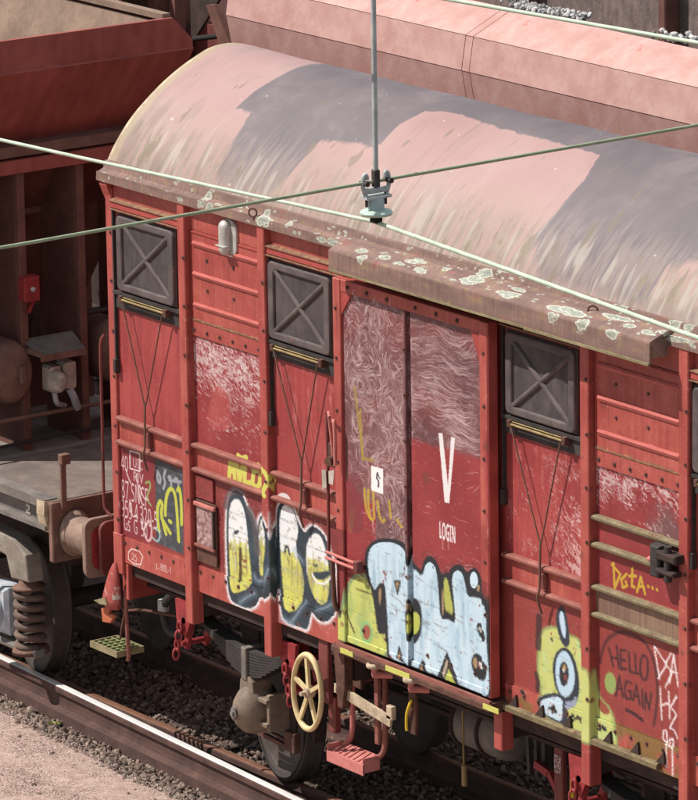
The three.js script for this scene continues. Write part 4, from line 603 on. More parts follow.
// posts: proud of the panels, running down past the floor
for (const [a, b, y0, y1] of [[-.03, .052, 1.16, 3.86], [.9, .985, .965, 3.925], [1.84, 1.925, .955, 3.925], [5.268, 5.355, .945, 3.925], [6.215, 6.305, .93, 3.925], [7.02, 7.11, 1.16, 3.86], [4.375, 4.46, .945, 1.24]]) {
  obj('post', [bevelBox(a, b, y0, y1, .95, a < 0 || a > 7 ? 1.014 : 1.048, .006)], M.side, wag, SIDE);
}
obj('corner_post', [bevelBox(-.028, .085, 1.11, 1.4, .955, 1.022, .006), bevelBox(.085, .12, .93, 1.19, .96, 1.0, .005)], M.side, wag, SIDE);
obj('corner_bracket', [extrudeX([[.96, 3.9], [1.035, 3.9], [1.045, 3.88], [1.0, 3.77], [.96, 3.77]], -.05, .04)], M.red, wag);
// ---- door
const door = obj('door', [P(2.86, 3.545, 1.33, 3.66, 1.05, 1.095)], M.side, wag, { uv: sideUV, label: 'plywood door leaf with white swirling grain and light blue graffiti' });
obj('door_panel', [P(3.6, 4.36, 1.33, 3.66, 1.05, 1.095)], M.side, door, SIDE);
obj('door_stile', [bevelBox(2.785, 2.868, 1.3, 3.735, 1.04, 1.115, .005)], M.side, door, SIDE);
obj('door_stile', [bevelBox(4.345, 4.43, 1.3, 3.735, 1.04, 1.115, .005)], M.side, door, SIDE);
obj('stile_return', [box(4.431, 4.435, 1.3, 3.73, 1.04, 1.11)], M.red, door);
obj('door_centre_stile', [bevelBox(3.535, 3.562, 1.3, 3.69, 1.06, 1.11, .004)], M.side, door, SIDE);
obj('door_rail', [bevelBox(2.868, 4.345, 3.655, 3.737, 1.04, 1.112, .005)], M.side, door, SIDE);
obj('door_rail', [bevelBox(2.868, 4.345, 1.3, 1.345, 1.04, 1.1, .004)], M.side, door, SIDE);
obj('corner_gusset', [extrudeZ([[2.868, 3.655], [2.985, 3.655], [2.868, 3.50]], 1.092, 1.108)], M.red, door);
obj('corner_gusset', [extrudeZ([[4.345, 3.655], [4.25, 3.655], [4.345, 3.46]], 1.092, 1.108)], M.red, door);
const track = obj('door_track', [extrudeX([[.98, 1.28], [1.13, 1.272], [1.145, 1.255], [1.145, 1.225], [1.1, 1.205], [.98, 1.205]], 2.75, 4.46)], M.rust, wag, {});
obj('track_lip', [box(2.8, 4.45, 1.262, 1.29, 1.118, 1.136)], M.brick, track);
obj('sill_rail', [extrudeX([[1.0, 1.262], [1.03, 1.26], [1.042, 1.25], [1.042, 1.222], [1.0, 1.215]], 4.43, 6.0)], M.mossDark, wag);
{ const yp = mottled([178, 176, 84], [196, 196, 104], { f: 8, z: 54, grain: 14, spots: { at: .2, c: [112, 72, 56] } });
  for (const [a, b] of [[2.86, 3.0], [3.36, 3.62], [4.4, 4.56]]) obj('paint_splash', [box(a, b, 1.236, 1.27, 1.143, 1.1495)], yp, track); }
// triangular cleats under the sill plate of the right-hand bays
for (const [i, x] of [4.55, 4.82, 5.1, 5.5, 5.77, 6.02].entries()) obj('cleat', [extrudeZ([[x - .05, 1.262], [x + .03, 1.262], [x + .02, 1.34]], 1.004, 1.02)], M.darkRust, wag);
obj('latch_bar', [rod([2.70, 1.882, 1.135], [3.06, 1.875, 1.135], .011), rod([2.70, 1.845, 1.14], [3.05, 1.84, 1.14], .011)], M.pinkRust, wag);
obj('latch_end', [bevelBox(3.03, 3.08, 1.82, 1.9, 1.11, 1.16, .006)], M.redDark, wag);
obj('latch_post', [tube([[2.775, 1.84, 1.14], [2.778, 1.76, 1.14], [2.785, 1.56, 1.135], [2.8, 1.5, 1.125]], .017, 12, 7)], M.rust, wag);
obj('door_handle', [tube([[2.735, 2.45, 1.08], [2.735, 2.8, 1.12], [2.76, 2.83, 1.14], [2.785, 2.81, 1.15]], .011, 16, 6), tube([[2.80, 2.78, 1.14], [2.835, 2.8, 1.155], [2.845, 2.74, 1.155], [2.84, 2.5, 1.15]], .012, 16, 6)], M.pinkRust, door);
obj('lock_rod', [rod([2.63, 2.66, 1.06], [2.625, 1.84, 1.06], .011), rod([2.63, 2.8, 1.06], [2.63, 2.6, 1.06], .014)], M.redDark, wag);
obj('lock_body', [bevelBox(2.655, 2.76, 2.44, 2.6, 1.0, 1.08, .008), rod([2.72, 2.5, 1.06], [2.74, 2.5, 1.14], .03, 10)], M.rust, wag);
obj('paper_scrap', [extrudeZ([[2.584,2.401],[2.630,2.411],[2.636,2.297],[2.590,2.267]], 1.075, 1.079)], M.valve, wag);
obj('paper_scrap', [extrudeZ([[2.661,2.411],[2.725,2.431],[2.708,2.326],[2.663,2.326]], 1.075, 1.079)], M.valve, wag);
// ---- label clip frame in the second bay
{ const f = obj('label_holder', [bevelBox(.995, 1.245, 1.42, 1.86, 1.0, 1.014, .004)], M.rust, wag);
  obj('clip', [bevelBox(1.0, 1.245, 1.82, 1.845, 1.014, 1.034, .003)], M.pinkRust, f); obj('clip', [bevelBox(1.0, 1.24, 1.53, 1.55, 1.014, 1.034, .003)], M.brick, f);
  obj('label_paper', [box(1.02, 1.215, 1.552, 1.815, 1.0145, 1.0185)], mottled([110, 70, 68], [190, 168, 164], { f: 14, z: 55, rough: .8, grain: 20, size: .5 }), f);
  obj('clip', [bevelBox(1.215, 1.235, 1.55, 1.82, 1.014, 1.03, .003)], M.darkRust, f); }
obj('upper_label_plate', [bevelBox(.995, 1.21, 1.87, 2.03, .996, 1.012, .004)], M.side, wag, SIDE);
// ---- marker lamp
{ const lamp = obj('marker_lamp', [(() => { const g = new THREE.CapsuleGeometry(.05, .14, 8, 18); g.scale(1, 1.0, .8); g.translate(1.452, 3.755, 1.034); return g; })()], M.aluminium, wag, { label: 'silver capsule-shaped lamp on the wagon side' });
  const s = new THREE.Shape(); s.absellipse(0, .055, .078, .07, 0, Math.PI); s.absellipse(0, -.055, .078, .07, Math.PI, Math.PI * 2);
  const g = new THREE.ExtrudeGeometry(s, { depth: .012, bevelEnabled: true, bevelThickness: .006, bevelSize: .006, bevelSegments: 2 }); g.translate(1.475, 3.755, 1.0); obj('lamp_base', g, M.aluminium, lamp); obj('lamp_band', [box(1.398, 1.506, 3.7, 3.706, 1.02, 1.079)], M.galv, lamp); }
// ---- hook casting on bay five
{ const h = obj('hook_casting', [bevelBox(6.0, 6.09, 2.46, 2.66, 1.0, 1.1, .012)], M.iron, wag); obj('hook_jaw', [bevelBox(6.08, 6.27, 2.585, 2.64, 1.02, 1.12, .012), bevelBox(6.08, 6.25, 2.5, 2.53, 1.02, 1.12, .01)], M.darkRust, h); obj('hook_pin', [rod([6.17, 2.46, 1.09], [6.17, 2.68, 1.09], .024, 10)], M.iron, h); obj('hook_bolt', [rod([5.95, 2.55, 1.06], [6.02, 2.55, 1.06], .016, 8)], M.pinkRust, h); }
// ---- bolts: hundreds of small heads
{ const hd = []; const bolt = (x, y, z, r = .012) => { const g = new THREE.CylinderGeometry(r * .75, r, .012, 6); g.rotateX(Math.PI / 2); g.translate(x, y, z); hd.push(g);
    for (let q = 0; q < 5; q++) { g2.globalAlpha = rr(.1, .3); g2.fillStyle = q % 2 ? '#5a3028' : '#744236'; g2.beginPath(); g2.ellipse(px(x) + rr(-3, 3), py(y) + rr(-2, 5), rr(3, 7), rr(3, 9), rr(0, 3), 0, 7); g2.fill(); } g2.globalAlpha = 1; };
  for (const x of [.03, .965, 1.9, 5.335, 6.285, 2.82, 4.39]) { const dz = (x > 2.7 && x < 4.5) ? 1.117 : x < .1 ? 1.016 : 1.05; for (let y = 1.5; y < 3.7; y += .34) bolt(x + rr(-.004, .004), y + rr(-.01, .01), dz, .011); }
  for (const x of [2.95, 3.16, 3.38, 3.68, 3.9, 4.12]) bolt(x, 3.695, 1.114, .016);
  for (const [a, b] of [[.98, 1.82], [5.36, 6.2]]) { for (let i = 0; i < 6; i++) bolt(a + .04 + (b - a - .08) * i / 5, 3.045, 1.006, .013); for (const y of [3.55, 3.34]) for (const t of [.25, .62]) bolt(a + (b - a) * t, y, 1.006, .011); }
  for (const [k, a, b] of bays) if (k !== 'd') for (let i = 0; i < 6; i++) bolt(a + .05 + (b - a - .1) * i / 5, 1.345, 1.006, .012);
  for (const x of [2.84, 3.05, 3.3, 3.75, 4.0, 4.25]) bolt(x, 1.42, 1.098, .012);
  for (let y = 1.6; y < 3.6; y += .3) bolt(3.55, y, 1.112, .008);
  obj('bolt_heads', hd, M.boltM, wag, { kind: 'stuff' }); }
// ---- grab rod at the corner
obj('grab_rod', [tube([[-.1, 2.8, 1.0], [-.125, 2.72, 1.02], [-.13, 2.2, 1.02], [-.135, 1.65, 1.02], [-.12, 1.54, 1.02], [-.06, 1.5, 1.0]], .012, 30, 6)], M.redDark, wag);
// ---- corner step, lamp bracket cone, hook
{ const c = obj('corner_casting', [(() => { const g = lathe([[0, .175], [.022, .15], [.05, .08], [.072, -.02], [.085, -.11], [.085, -.165], [0, -.17]], 16); g.scale(1.05, 1, .6); g.rotateZ(-.2); g.translate(-.03, 1.02, 1.03); return g; })()], mottled([150, 66, 60], [172, 88, 82], { f: 5, z: 56, rough: .5, spots: { at: .16, c: [190, 186, 168] } }), wag);
  obj('casting_lip', [extrudeZ([[-0.197,0.875],[-0.048,0.931],[-0.023,0.879],[-0.115,0.863]], 1.03, 1.09, .004)], M.moss, c);
  obj('lamp_hook', [extrudeZ([[-0.198,0.805],[-0.086,0.847],[-0.098,0.781],[-0.061,0.795],[-0.034,0.785],[-0.082,0.722],[-0.184,0.708]], 1.0, 1.03, .005)], M.orange, wag);
  obj('step_hanger', [tube([[.055, 1.0, .98], [.05, .85, .98], [.06, .65, .98], [.04, .5, .96], [-.02, .45, .93]], .015, 20, 7)], M.brick, wag); }
{ const a = -.34, b = -.02, c = .8, d = 1.03; const st = obj('corner_step', [box(a, b, .485, .53, d - .015, d), box(a, b, .485, .53, c, c + .015), box(a - .012, a, .485, .53, c, d), box(b, b + .012, .485, .53, c, d)], M.moss, wag, { label: 'mossy grid step hanging below the corner' });
  for (let i = 0; i < 5; i++) obj('step_bar', [box(a + .045 + i * .056, a + .058 + i * .056, .5, .53, c + .015, d - .015)], M.green, st);
  for (let i = 0; i < 3; i++) obj('step_bar', [box(a, b, .505, .526, c + .05 + i * .055, c + .062 + i * .055)], M.green, st);
  obj('step_hanger', [rod([-.3, .5, .81], [-.1, 1.1, .81], .012, 6)], M.rust, wag); }
// ---- underframe
obj('sole_bar', [box(.02, 7.1, .98, 1.19, .66, .72), box(.02, 7.1, 1.17, 1.2, .62, .9), box(.02, 7.1, .97, .995, .6, .78)], M.darkRust, wag);
obj('sole_bar', [box(.02, 7.1, .98, 1.19, -.82, -.76)], M.darkRust, wag);
obj('head_stock', [box(-.03, .02, .9, 1.2, -1.0, .95)], M.red, wag); obj('head_stock', [box(7.1, 7.14, .9, 1.2, -1.0, .95)], M.red, wag);
for (const x of [.95, 1.9, 2.8, 4.4, 5.3, 6.25]) obj('cross_member', [box(x - .03, x + .03, 1.0, 1.18, -.9, .93), extrudeZ([[x - .02, 1.19], [x + .02, 1.19], [x + .02, 1.0], [x - .02, 1.0]], .7, 1.0)], M.darkRust, wag);
const ELX = .62;                                             // wheels measure narrower along the wagon than tall in this place
function axle(xc, own, near = true) {
  const yc = .35, ry = .52;
  const disc = (zf, dir) => {                                // outer face at zf, dir points outwards
    const g = lathe([[0, -.02], [.1, -.02], [.13, -.01], [.16, .012], [.3, .02], [.4, .01], [.43, 0], [.44, -.012], [.5, -.012], [.52, -.004], [.52, .1], [.545, .115], [.545, .14], [.48, .15], [0, .15]], 44);
    g.rotateX(dir > 0 ? -Math.PI / 2 : Math.PI / 2); g.scale(ELX, 1, 1); g.translate(xc, yc, zf); return g;
  };
  const w = obj('wheel', [disc(.56, 1)], M.wheel, own); obj('wheel', [disc(-.68, -1)], M.wheel, own);
  obj('tyre_edge', [(() => { const g = new THREE.TorusGeometry(.485, .012, 6, 48); g.scale(ELX, 1, 1); g.translate(xc, yc, .572); return g; })()], M.iron, w);
  obj('axle', [rod([xc, yc, -.85], [xc, yc, .8], .07, 12)], M.iron, own);
}
axle(1.33, wag); axle(5.75, wag);
for (const xc of [1.36, 5.75]) {
  // axle box: ribbed dome with a bolt
  const dome = lathe([[0, .30], [.05, .3], [.06, .285], [.11, .27], [.155, .225], [.175, .17], [.18, .1], [.18, .06], [.15, .05], [.15, 0], [0, 0]], 26); dome.rotateX(Math.PI / 2); dome.scale(.72, 1, 1); dome.translate(xc + .02, .42, .68);
  const ab = obj('axle_box', [dome, extrudeZ([[xc - .08, .5], [xc + .1, .5], [xc + .085, .63], [xc + .05, .66], [xc - .03, .66], [xc - .065, .62]], .72, .88, .01)], M.axle, wag);
  obj('axle_box_bolt', [(() => { const g = new THREE.CylinderGeometry(.045, .05, .03, 14); g.rotateX(Math.PI / 2); g.scale(.72, 1, 1); g.translate(xc + .02, .42, .985); return g; })(), (() => { const g = new THREE.CylinderGeometry(.018, .018, .03, 6); g.rotateX(Math.PI / 2); g.translate(xc + .02, .42, 1.0); return g; })()], M.greyIron, ab);
  obj('axle_box_flange', [bevelBox(xc + .1, xc + .22, .33, .36, .66, .86, .004), bevelBox(xc + .1, xc + .22, .5, .53, .66, .86, .004), bevelBox(xc + .19, xc + .225, .3, .56, .64, .84, .006)], M.axle, ab);
  // axle guards and tie bar
  obj('axle_guard', [extrudeZ([[xc - .36, 1.05], [xc - .12, 1.05], [xc - .14, .26], [xc - .2, .26]], .655, .675), extrudeZ([[xc + .38, 1.05], [xc + .16, 1.05], [xc + .22, .18], [xc + .28, .18]], .655, .675)], M.darkRust, wag);
  obj('tie_bar', [bar([xc - .2, .2, .7], [xc + .3, .17, .7], .03, .03), bar([xc - .2, .235, .68], [xc + .3, .2, .68], .015, .02), bevelBox(xc + .22, xc + .34, .15, .29, .66, .72, .006)], M.rust, wag);
  // leaf spring
  const lf = obj('spring_band', [bevelBox(xc - .035, xc + .025, .63, .86, .73, .89, .006)], M.greyIron, wag);
  for (let i = 0; i < 9; i++) { const half = .60 - i * .052, y = .84 - i * .021; const pts = []; for (let k = 0; k <= 10; k++) { const t = -1 + k / 5; pts.push([xc + t * half, y + .10 * t * t * half / .6]); } const poly = [...pts, ...pts.slice().reverse().map(([a, b]) => [a, b - .016])]; obj('leaf', [extrudeZ(poly, .75, .87)], M.iron, lf); }
  for (const s of [-1, 1]) { const sh = obj('spring_shackle', [bevelBox(xc + s * .6 - .03, xc + s * .6 + .03, .88, 1.06, .76, .86, .008), bar([xc + s * .6, .93, .9], [xc + s * .68, .7, .9], .045, .03), bar([xc + s * .6, .93, .74], [xc + s * .68, .7, .74], .045, .03), extrudeZ([[xc + s * .48, 1.06], [xc + s * .72, 1.06], [xc + s * .7, .86], [xc + s * .6, .8]], .93, .96)], M.brightRed, wag);
    obj('shackle_pin', [rod([xc + s * .62, .92, .7], [xc + s * .62, .92, .96], .024, 8), rod([xc + s * .67, .74, .7], [xc + s * .67, .74, .95], .022, 8)], M.brightRed, sh); 
    for (let q = 0; q < 4; q++) obj('shackle_link', [new THREE.TorusGeometry(.03, .012, 6, 12).scale(.7, 1.2, 1).rotateY(q % 2 ? 1.2 : .1).translate(xc + s * (.63 + q * .018), .88 - q * .07, .985)], M.brightRed, sh); }
  // brake blocks
  for (const s of [-1, 1]) obj('brake_block', [extrudeZ([[xc - .03 + s * .35, .2], [xc - .03 + s * .385, .2], [xc - .03 + s * .41, .5], [xc - .03 + s * .36, .52]], .48, .56), bar([xc - .03 + s * .44, .4, .52], [xc - .03 + s * .5, 1.05, .5], .04, .05)], M.darkRust, wag);
}
// ---- hand-brake wheel
{ const hx = 2.41, hy = .845, hz = 1.1, sc = .62; const t = new THREE.TorusGeometry(.258, .021, 10, 48); t.scale(sc, 1, 1); t.rotateZ(-.06); t.translate(hx, hy, hz);
  const w = obj('hand_brake_wheel', t, M.cream, wag, { label: 'cream five-spoke hand-brake wheel' });
  obj('hub', [(() => { const g = new THREE.CylinderGeometry(.036, .04, .06, 14); g.rotateX(Math.PI / 2); g.scale(.8, 1, 1); g.translate(hx + .01, hy, hz - .005); return g; })(), (() => { const g = new THREE.CylinderGeometry(.016, .016, .05, 6); g.rotateX(Math.PI / 2); g.translate(hx + .01, hy, hz + .04); return g; })()], M.creamDirty, w);
  for (let i = 0; i < 5; i++) { const a = Math.PI / 2 + .02 + i * Math.PI * 2 / 5; obj('spoke', bar([hx + .01, hy, hz - .005], [hx + Math.cos(a) * .25 * sc, hy + Math.sin(a) * .25, hz], .026, .022), M.cream, w); }
  obj('brake_shaft', rod([hx + .01, hy, hz - .03], [hx + .01, hy, .5], .022, 10), M.redDark, wag); obj('shaft_bracket', [bevelBox(hx - .04, hx + .07, .75, 1.2, .94, .98, .006), bevelBox(hx + .02, hx + .1, .55, .8, .9, .95, .006)], M.redDark, wag); }
// ---- long rail and brackets under the floor, beside the door
obj('lower_longeron', [bevelBox(1.9, 2.74, .9, .985, .86, .9, .006)], M.rust, wag);
obj('door_bracket', [extrudeZ([[2.70, 1.2], [2.82, 1.2], [2.82, .98], [2.79, .82], [2.74, .82]], 1.02, 1.09, .005)], M.rust, wag);
for (const x of [3.2, 3.6]) { const r = obj('roller_ring', [new THREE.TorusGeometry(.042, .014, 8, 20).rotateX(Math.PI / 2).scale(1, 1.3, 1).translate(x, 1.225, 1.12)], M.creamDirty, wag); obj('roller_pin', [rod([x, 1.16, 1.12], [x, 1.235, 1.12], .022, 8), rod([x - .01, 1.165, 1.13], [x + .06, 1.155, 1.02], .026, 8)], M.pinkRust, r); }
obj('step_strap', [bevelBox(3.02, 3.065, .62, 1.16, .97, 1.0, .005), bevelBox(3.02, 3.09, 1.13, 1.165, .9, 1.02, .005)], M.brick, wag);
obj('guide_plate', [bevelBox(3.4, 3.475, .79, 1.14, .97, 1.0, .005)], M.rust, wag);
obj('yellow_hook', [tube([[3.452, 1.03, 1.01], [3.44, .99, 1.02], [3.41, .92, 1.02], [3.4, .83, 1.015], [3.405, .81, 1.015]], .011, 20, 6)], M.yellow, wag);
obj('table_rail', [box(2.9, 4.4, 1.15, 1.19, .93, 1.02)], M.darkRust, wag);
// ---- shunter's step by the door
{ const s = obj('shunter_step', [extrudeX([[.88, .485], [1.03, .455], [1.03, .445], [.88, .475]], 2.54, 2.93)], M.pinkRust, wag, { label: 'pink-red hanging step with raised chequer tread' });
  obj('step_edge', [box(2.53, 2.94, .385, .457, 1.028, 1.038), box(2.528, 2.538, .4, .5, .9, 1.035), box(2.93, 2.94, .4, .5, .9, 1.035)], M.pinkRust, s);
  for (let i = 0; i < 7; i++) obj('tread_rib', [bar([2.56 + i * .053, .486, .89], [2.59 + i * .053, .461, 1.02], .012, .01)], M.pinkRust, s);
  for (const x of [2.6, 2.97]) obj('step_hanger', [tube([[x, 1.1, .87], [x, .9, .87], [x - .005, .62, .87], [x - .02, .52, .88], [x - .05, .47, .91]], .021, 24, 6)], x < 2.8 ? M.pinkRust : M.brick, wag); 
  obj('slanted_bar', [bar([2.68, .93, 1.05], [3.28, .845, 1.05], .07, .02), bar([2.67, .96, 1.05], [2.68, .9, 1.06], .02, .02), bevelBox(3.235, 3.3, .86, .95, 1.02, 1.06, .006)], M.creamDirty, wag, { label: 'slanted cream metal bar above the step' });
  }
// ---- brake gear and reservoir below the floor
{ const t = lathe([[0, 0], [.12, .02], [.17, .06], [.18, .12], [.18, .62], [.17, .68], [.12, .72], [0, .74]], 24); t.rotateZ(-Math.PI / 2); t.scale(.8, 1, 1); t.translate(3.02, .66, .25); const tk = obj('air_reservoir', t, M.greyIron, wag); for (const x of [3.1, 3.38]) obj('tank_strap', [(() => { const g = new THREE.TorusGeometry(.185, .016, 6, 28); g.rotateY(Math.PI / 2); g.translate(x, .66, .25); return g; })()], M.darkRust, tk);
  obj('brake_cylinder', [rod([2.35, .62, -.15], [2.9, .62, -.15], .2, 18)], M.iron, wag);
  obj('hanging_chain', [tube([[3.32, .86, .5], [3.325, .6, .5], [3.33, .45, .5]], .008, 12, 5), rod([3.332, .45, .5], [3.335, .31, .5], .02, 7)], M.brass, wag);
  obj('brake_lever', [bar([4.1, .66, .5], [4.24, .63, .5], .05, .03), bar([4.24, .64, .5], [4.36, .5, .5], .04, .03)], M.brightRed, wag);
  obj('lever_guide', [bevelBox(4.34, 4.43, .45, 1.0, .5, .54, .006)], M.redDark, wag, { }); obj('guide_mark', [box(4.35, 4.42, .68, .8, .5405, .5445)], mottled([84, 44, 42], [200, 192, 188], { f: 22, z: 57, size: .4, grain: 20 }), wag);
  obj('yellow_lever', [rod([4.48, .42, .5], [4.485, .72, .5], .018, 8)], M.yellow, wag);
  obj('brake_rod', [rod([1.6, .55, .1], [5.6, .55, .1], .02, 8), rod([3.0, .78, .3], [4.9, .74, .3], .016, 8), rod([1.5, .5, -.35], [5.5, .5, -.35], .02, 8)], M.darkRust, wag);
  obj('distributor_valve', [bevelBox(3.95, 4.12, .6, .82, .2, .4, .02), rod([4.03, .5, .3], [4.03, .9, .3], .05, 10)], M.iron, wag);
  for (let i = 0; i < 3; i++) obj('brake_hanger', [bar([3.95 + i * .09, .98, .45], [3.98 + i * .08, .55, .45], .03, .03)], M.iron, wag);
}
// ---- buffers, coupling hose at the left end
const plateShape = (x0, x1, z0, z1, y0, y1) => { const s = new THREE.Shape(); const r = .07; const a = -z1, b = -z0; s.moveTo(a + r, y0); s.lineTo(b - r, y0); s.quadraticCurveTo(b, y0, b, y0 + r); s.lineTo(b, y1 - r); s.quadraticCurveTo(b, y1, b - r, y1); s.lineTo(a + r, y1); s.quadraticCurveTo(a, y1, a, y1 - r); s.lineTo(a, y0 + r); s.quadraticCurveTo(a, y0, a + r, y0); const g = new THREE.ExtrudeGeometry(s, { depth: x1 - x0 - .016, bevelEnabled: true, bevelThickness: .008, bevelSize: .008, bevelSegments: 2, curveSegments: 6 }); g.rotateY(Math.PI / 2); g.translate(x0 + .008, 0, 0); return g; };
function lathX(pts, x, y, z, sz = .7, n = 26) { const g = lathe(pts, n); g.rotateZ(-Math.PI / 2); g.scale(1, 1, sz); g.translate(x, y, z); return g; }
for (const z of [.66, -.78]) { const b = obj('buffer', lathX([[0, .02], [.1, .02], [.1, .2], [.135, .2], [.135, .4], [.16, .41], [.16, .43], [0, .43]], -.45, 1.13, z), M.redDark, wag); obj('buffer_head', plateShape(-.462, -.43, z - .2, z + .2, .95, 1.34), M.redDark, b); }
obj('air_hose', [tube([[-.02, .92, .28], [-.3, .78, .3], [-.5, .62, .3], [-.46, .47, .3], [-.36, .44, .3], [-.25, .5, .28], [-.2, .62, .24]], .034, 36, 8)], M.rubber, wag); obj('hose_collar', [rod([-.505, .66, .3], [-.505, .58, .3], .042, 10)], M.galv, wag);
obj('uncoupling_rod', [tube([[-.38, 1.05, .75], [-.37, .8, .75], [-.36, .7, .74], [-.1, .76, .74], [.5, .84, .74]], .011, 30, 6)], M.rust, wag);

// ---------------------------------------------------------------- red hopper wagon coupled at the left
const hop = thing('hopper_wagon', 'dark red open hopper wagon coupled to the covered wagon\'s end, with platform and air tanks', 'wagon', [-4.2, RT, -.05]);
{
  obj('platform', [box(-2.17, -.965, 1.36, 1.4, -1.03, .92)], mottled([92, 82, 76], [120, 109, 101], { f: 4, z: 60, rough: .95, grain: 18, spots: { at: .3, c: [122, 84, 66] } }), hop, { label: 'rust-brown end platform' }); obj('platform_plate', [box(-7.4, -2.19, 1.36, 1.402, -1.03, .92)], M.platform, hop);
  obj('head_stock', [bevelBox(-.985, -.93, .955, 1.395, -1.05, .95, .008)], M.hopRust, hop); obj('head_stock', [bevelBox(-7.45, -7.4, .955, 1.395, -1.05, .95, .008)], M.hopRust, hop);
  obj('side_sill', [box(-7.4, -1.0, 1.2, 1.36, .88, .9), box(-7.4, -1.0, 1.345, 1.41, .86, .965), box(-7.4, -1.0, 1.185, 1.215, .86, .97)], M.greyIron, hop); obj('side_sill', [box(-7.4, -1.0, 1.19, 1.36, -1.02, -.98)], M.hopRust, hop);
  obj('sill_bracket', [extrudeX([[.9, 1.4], [.975, 1.4], [.98, 1.3], [.96, 1.22], [.93, 1.16], [.9, 1.16]], -1.09, -.99)], M.creamDirty, hop);
  const num = [[-1.360,1.332]][0]; { const c = document.createElement('canvas'); c.width = 64; c.height = 128; const q = c.getContext('2d'); q.fillStyle = '#77726c'; q.fillRect(0, 0, 64, 128); q.fillStyle = '#cfcac2'; q.font = 'bold 110px sans-serif'; q.fillText('2', 2, 110); const t = new THREE.CanvasTexture(c); t.colorSpace = THREE.SRGBColorSpace; const g = new THREE.BoxGeometry(.07, .1, .003); g.translate(num[0] + .035, num[1] - .06, .903); obj('number_plate', g, new THREE.MeshStandardMaterial({ map: t, roughness: .8 }), hop, { uv: 'own' }); }
  const sp = [[0.879,1.359],[0.834,1.352],[0.817,1.686],[0.880,1.697],[0.812,1.751],[0.878,1.759]];
  obj('lamp_iron', [bevelBox(-.93, -.905, sp[0][1] - .01, sp[2][1], sp[1][0], sp[0][0], .004)], M.hopRust, hop); obj('lamp_iron_head', [bevelBox(-.94, -.885, sp[3][1] - .02, sp[5][1] - .01, sp[4][0] - .005, sp[5][0] + .005, .005)], M.hopRust, hop);
  const bf = obj('buffer', lathX([[0, 0], [.17, 0], [.17, .03], [.14, .04], [.135, .3], [.115, .31], [.115, .4], [0, .4]], -.93, 1.155, .77, .78), M.buffer, hop); obj('buffer_head', plateShape(-.535, -.49, .55, .95, .94, 1.36), M.buffer, bf); obj('buffer_face', plateShape(-.492, -.48, .6, .9, 1.0, 1.3), M.brightRed, bf);
  const bf2 = obj('buffer', lathX([[0, 0], [.17, 0], [.17, .03], [.14, .04], [.135, .3], [.115, .31], [.115, .4], [0, .4]], -.93, 1.155, -.8, .78), M.buffer, hop); obj('buffer_head', plateShape(-.535, -.49, -1.0, -.6, .94, 1.36), M.buffer, bf2);
  // tub
  const endTop = [[-.89, 4.545], [-1.06, 4.37], [-1.06, 4.31], [1.0, 4.31], [1.0, 4.37], [.83, 4.545]];
  obj('end_sheet', [extrudeX(endTop, -2.03, -1.99)], M.hopBody, hop);
  const quad = (a, b, c, d) => { const g = new THREE.BufferGeometry(); g.setAttribute('position', new THREE.Float32BufferAttribute([...a, ...b, ...c, ...a, ...c, ...d], 3)); g.computeVertexNormals(); g.setAttribute('uv', new THREE.Float32BufferAttribute(new Float32Array(12), 2)); return g; };
  const slab = (a, b, c, d, t) => { const n = V(...b).sub(V(...a)).cross(V(...d).sub(V(...a))).normalize().multiplyScalar(t); const m = p => [p[0] - n.x, p[1] - n.y, p[2] - n.z]; return [quad(a, b, c, d), quad(m(d), m(c), m(b), m(a)), quad(a, d, m(d), m(a)), quad(b, a, m(a), m(b)), quad(c, b, m(b), m(c)), quad(d, c, m(c), m(d))]; };
  obj('end_slope', slab([-1.992, 4.312, 1.0], [-1.992, 4.312, -1.06], [-2.46, 3.68, -1.06], [-2.46, 3.68, 1.0], .02), M.hopBody, hop);
  for (const s of [1, -1]) { const z = q => -.03 + s * q;
    obj('side_sheet', slab([-7.2, 4.545, z(.86)], [-2.03, 4.545, z(.86)], [-2.03, 4.37, z(1.03)], [-7.2, 4.37, z(1.03)], .02), M.hopBody, hop);
    obj('side_sheet', slab([-7.2, 4.37, z(1.03)], [-2.03, 4.37, z(1.03)], [-2.45, 3.4, z(.9)], [-6.8, 3.4, z(.9)], .02), M.hopBody, hop);
    obj('inner_sheet', slab([-7.2, 4.50, z(.83)], [-2.05, 4.50, z(.83)], [-2.9, 3.1, z(.25)], [-6.3, 3.1, z(.25)], .015), M.hopInner, hop);
    obj('rim', [box(-7.2, -2.03, 4.53, 4.575, z(.83) - .035, z(.83) + .035)], M.hopInner, hop); }
  obj('inner_sheet', slab([-2.05, 4.5, .8], [-2.05, 4.5, -.86], [-2.9, 3.1, -.25], [-2.9, 3.1, .2], .015), M.hopInner, hop); obj('inner_sheet', slab([-7.15, 4.5, .8], [-7.15, 4.5, -.86], [-6.3, 3.1, -.25], [-6.3, 3.1, .2], .015), M.hopInner, hop); obj('inner_floor', [box(-6.4, -2.8, 3.05, 3.1, -.35, .3)], M.hopInner, hop);
  obj('ledge_beam', [box(-2.5, -2.27, 3.62, 3.7, -1.04, .98)], M.hopRust, hop); obj('end_beam', [bevelBox(-2.33, -2.25, 3.5, 3.6, -1.04, .98, .006)], M.hopBody, hop); 
  obj('tub_bottom', slab([-2.5, 3.62, 1.0], [-2.5, 3.62, -1.05], [-3.6, 1.9, -.9], [-3.6, 1.9, .85], .03), M.hopCol, hop);
  obj('bulkhead', [box(-3.4, -3.36, 1.4, 3.6, -1.0, .95)], M.hopCol, hop);
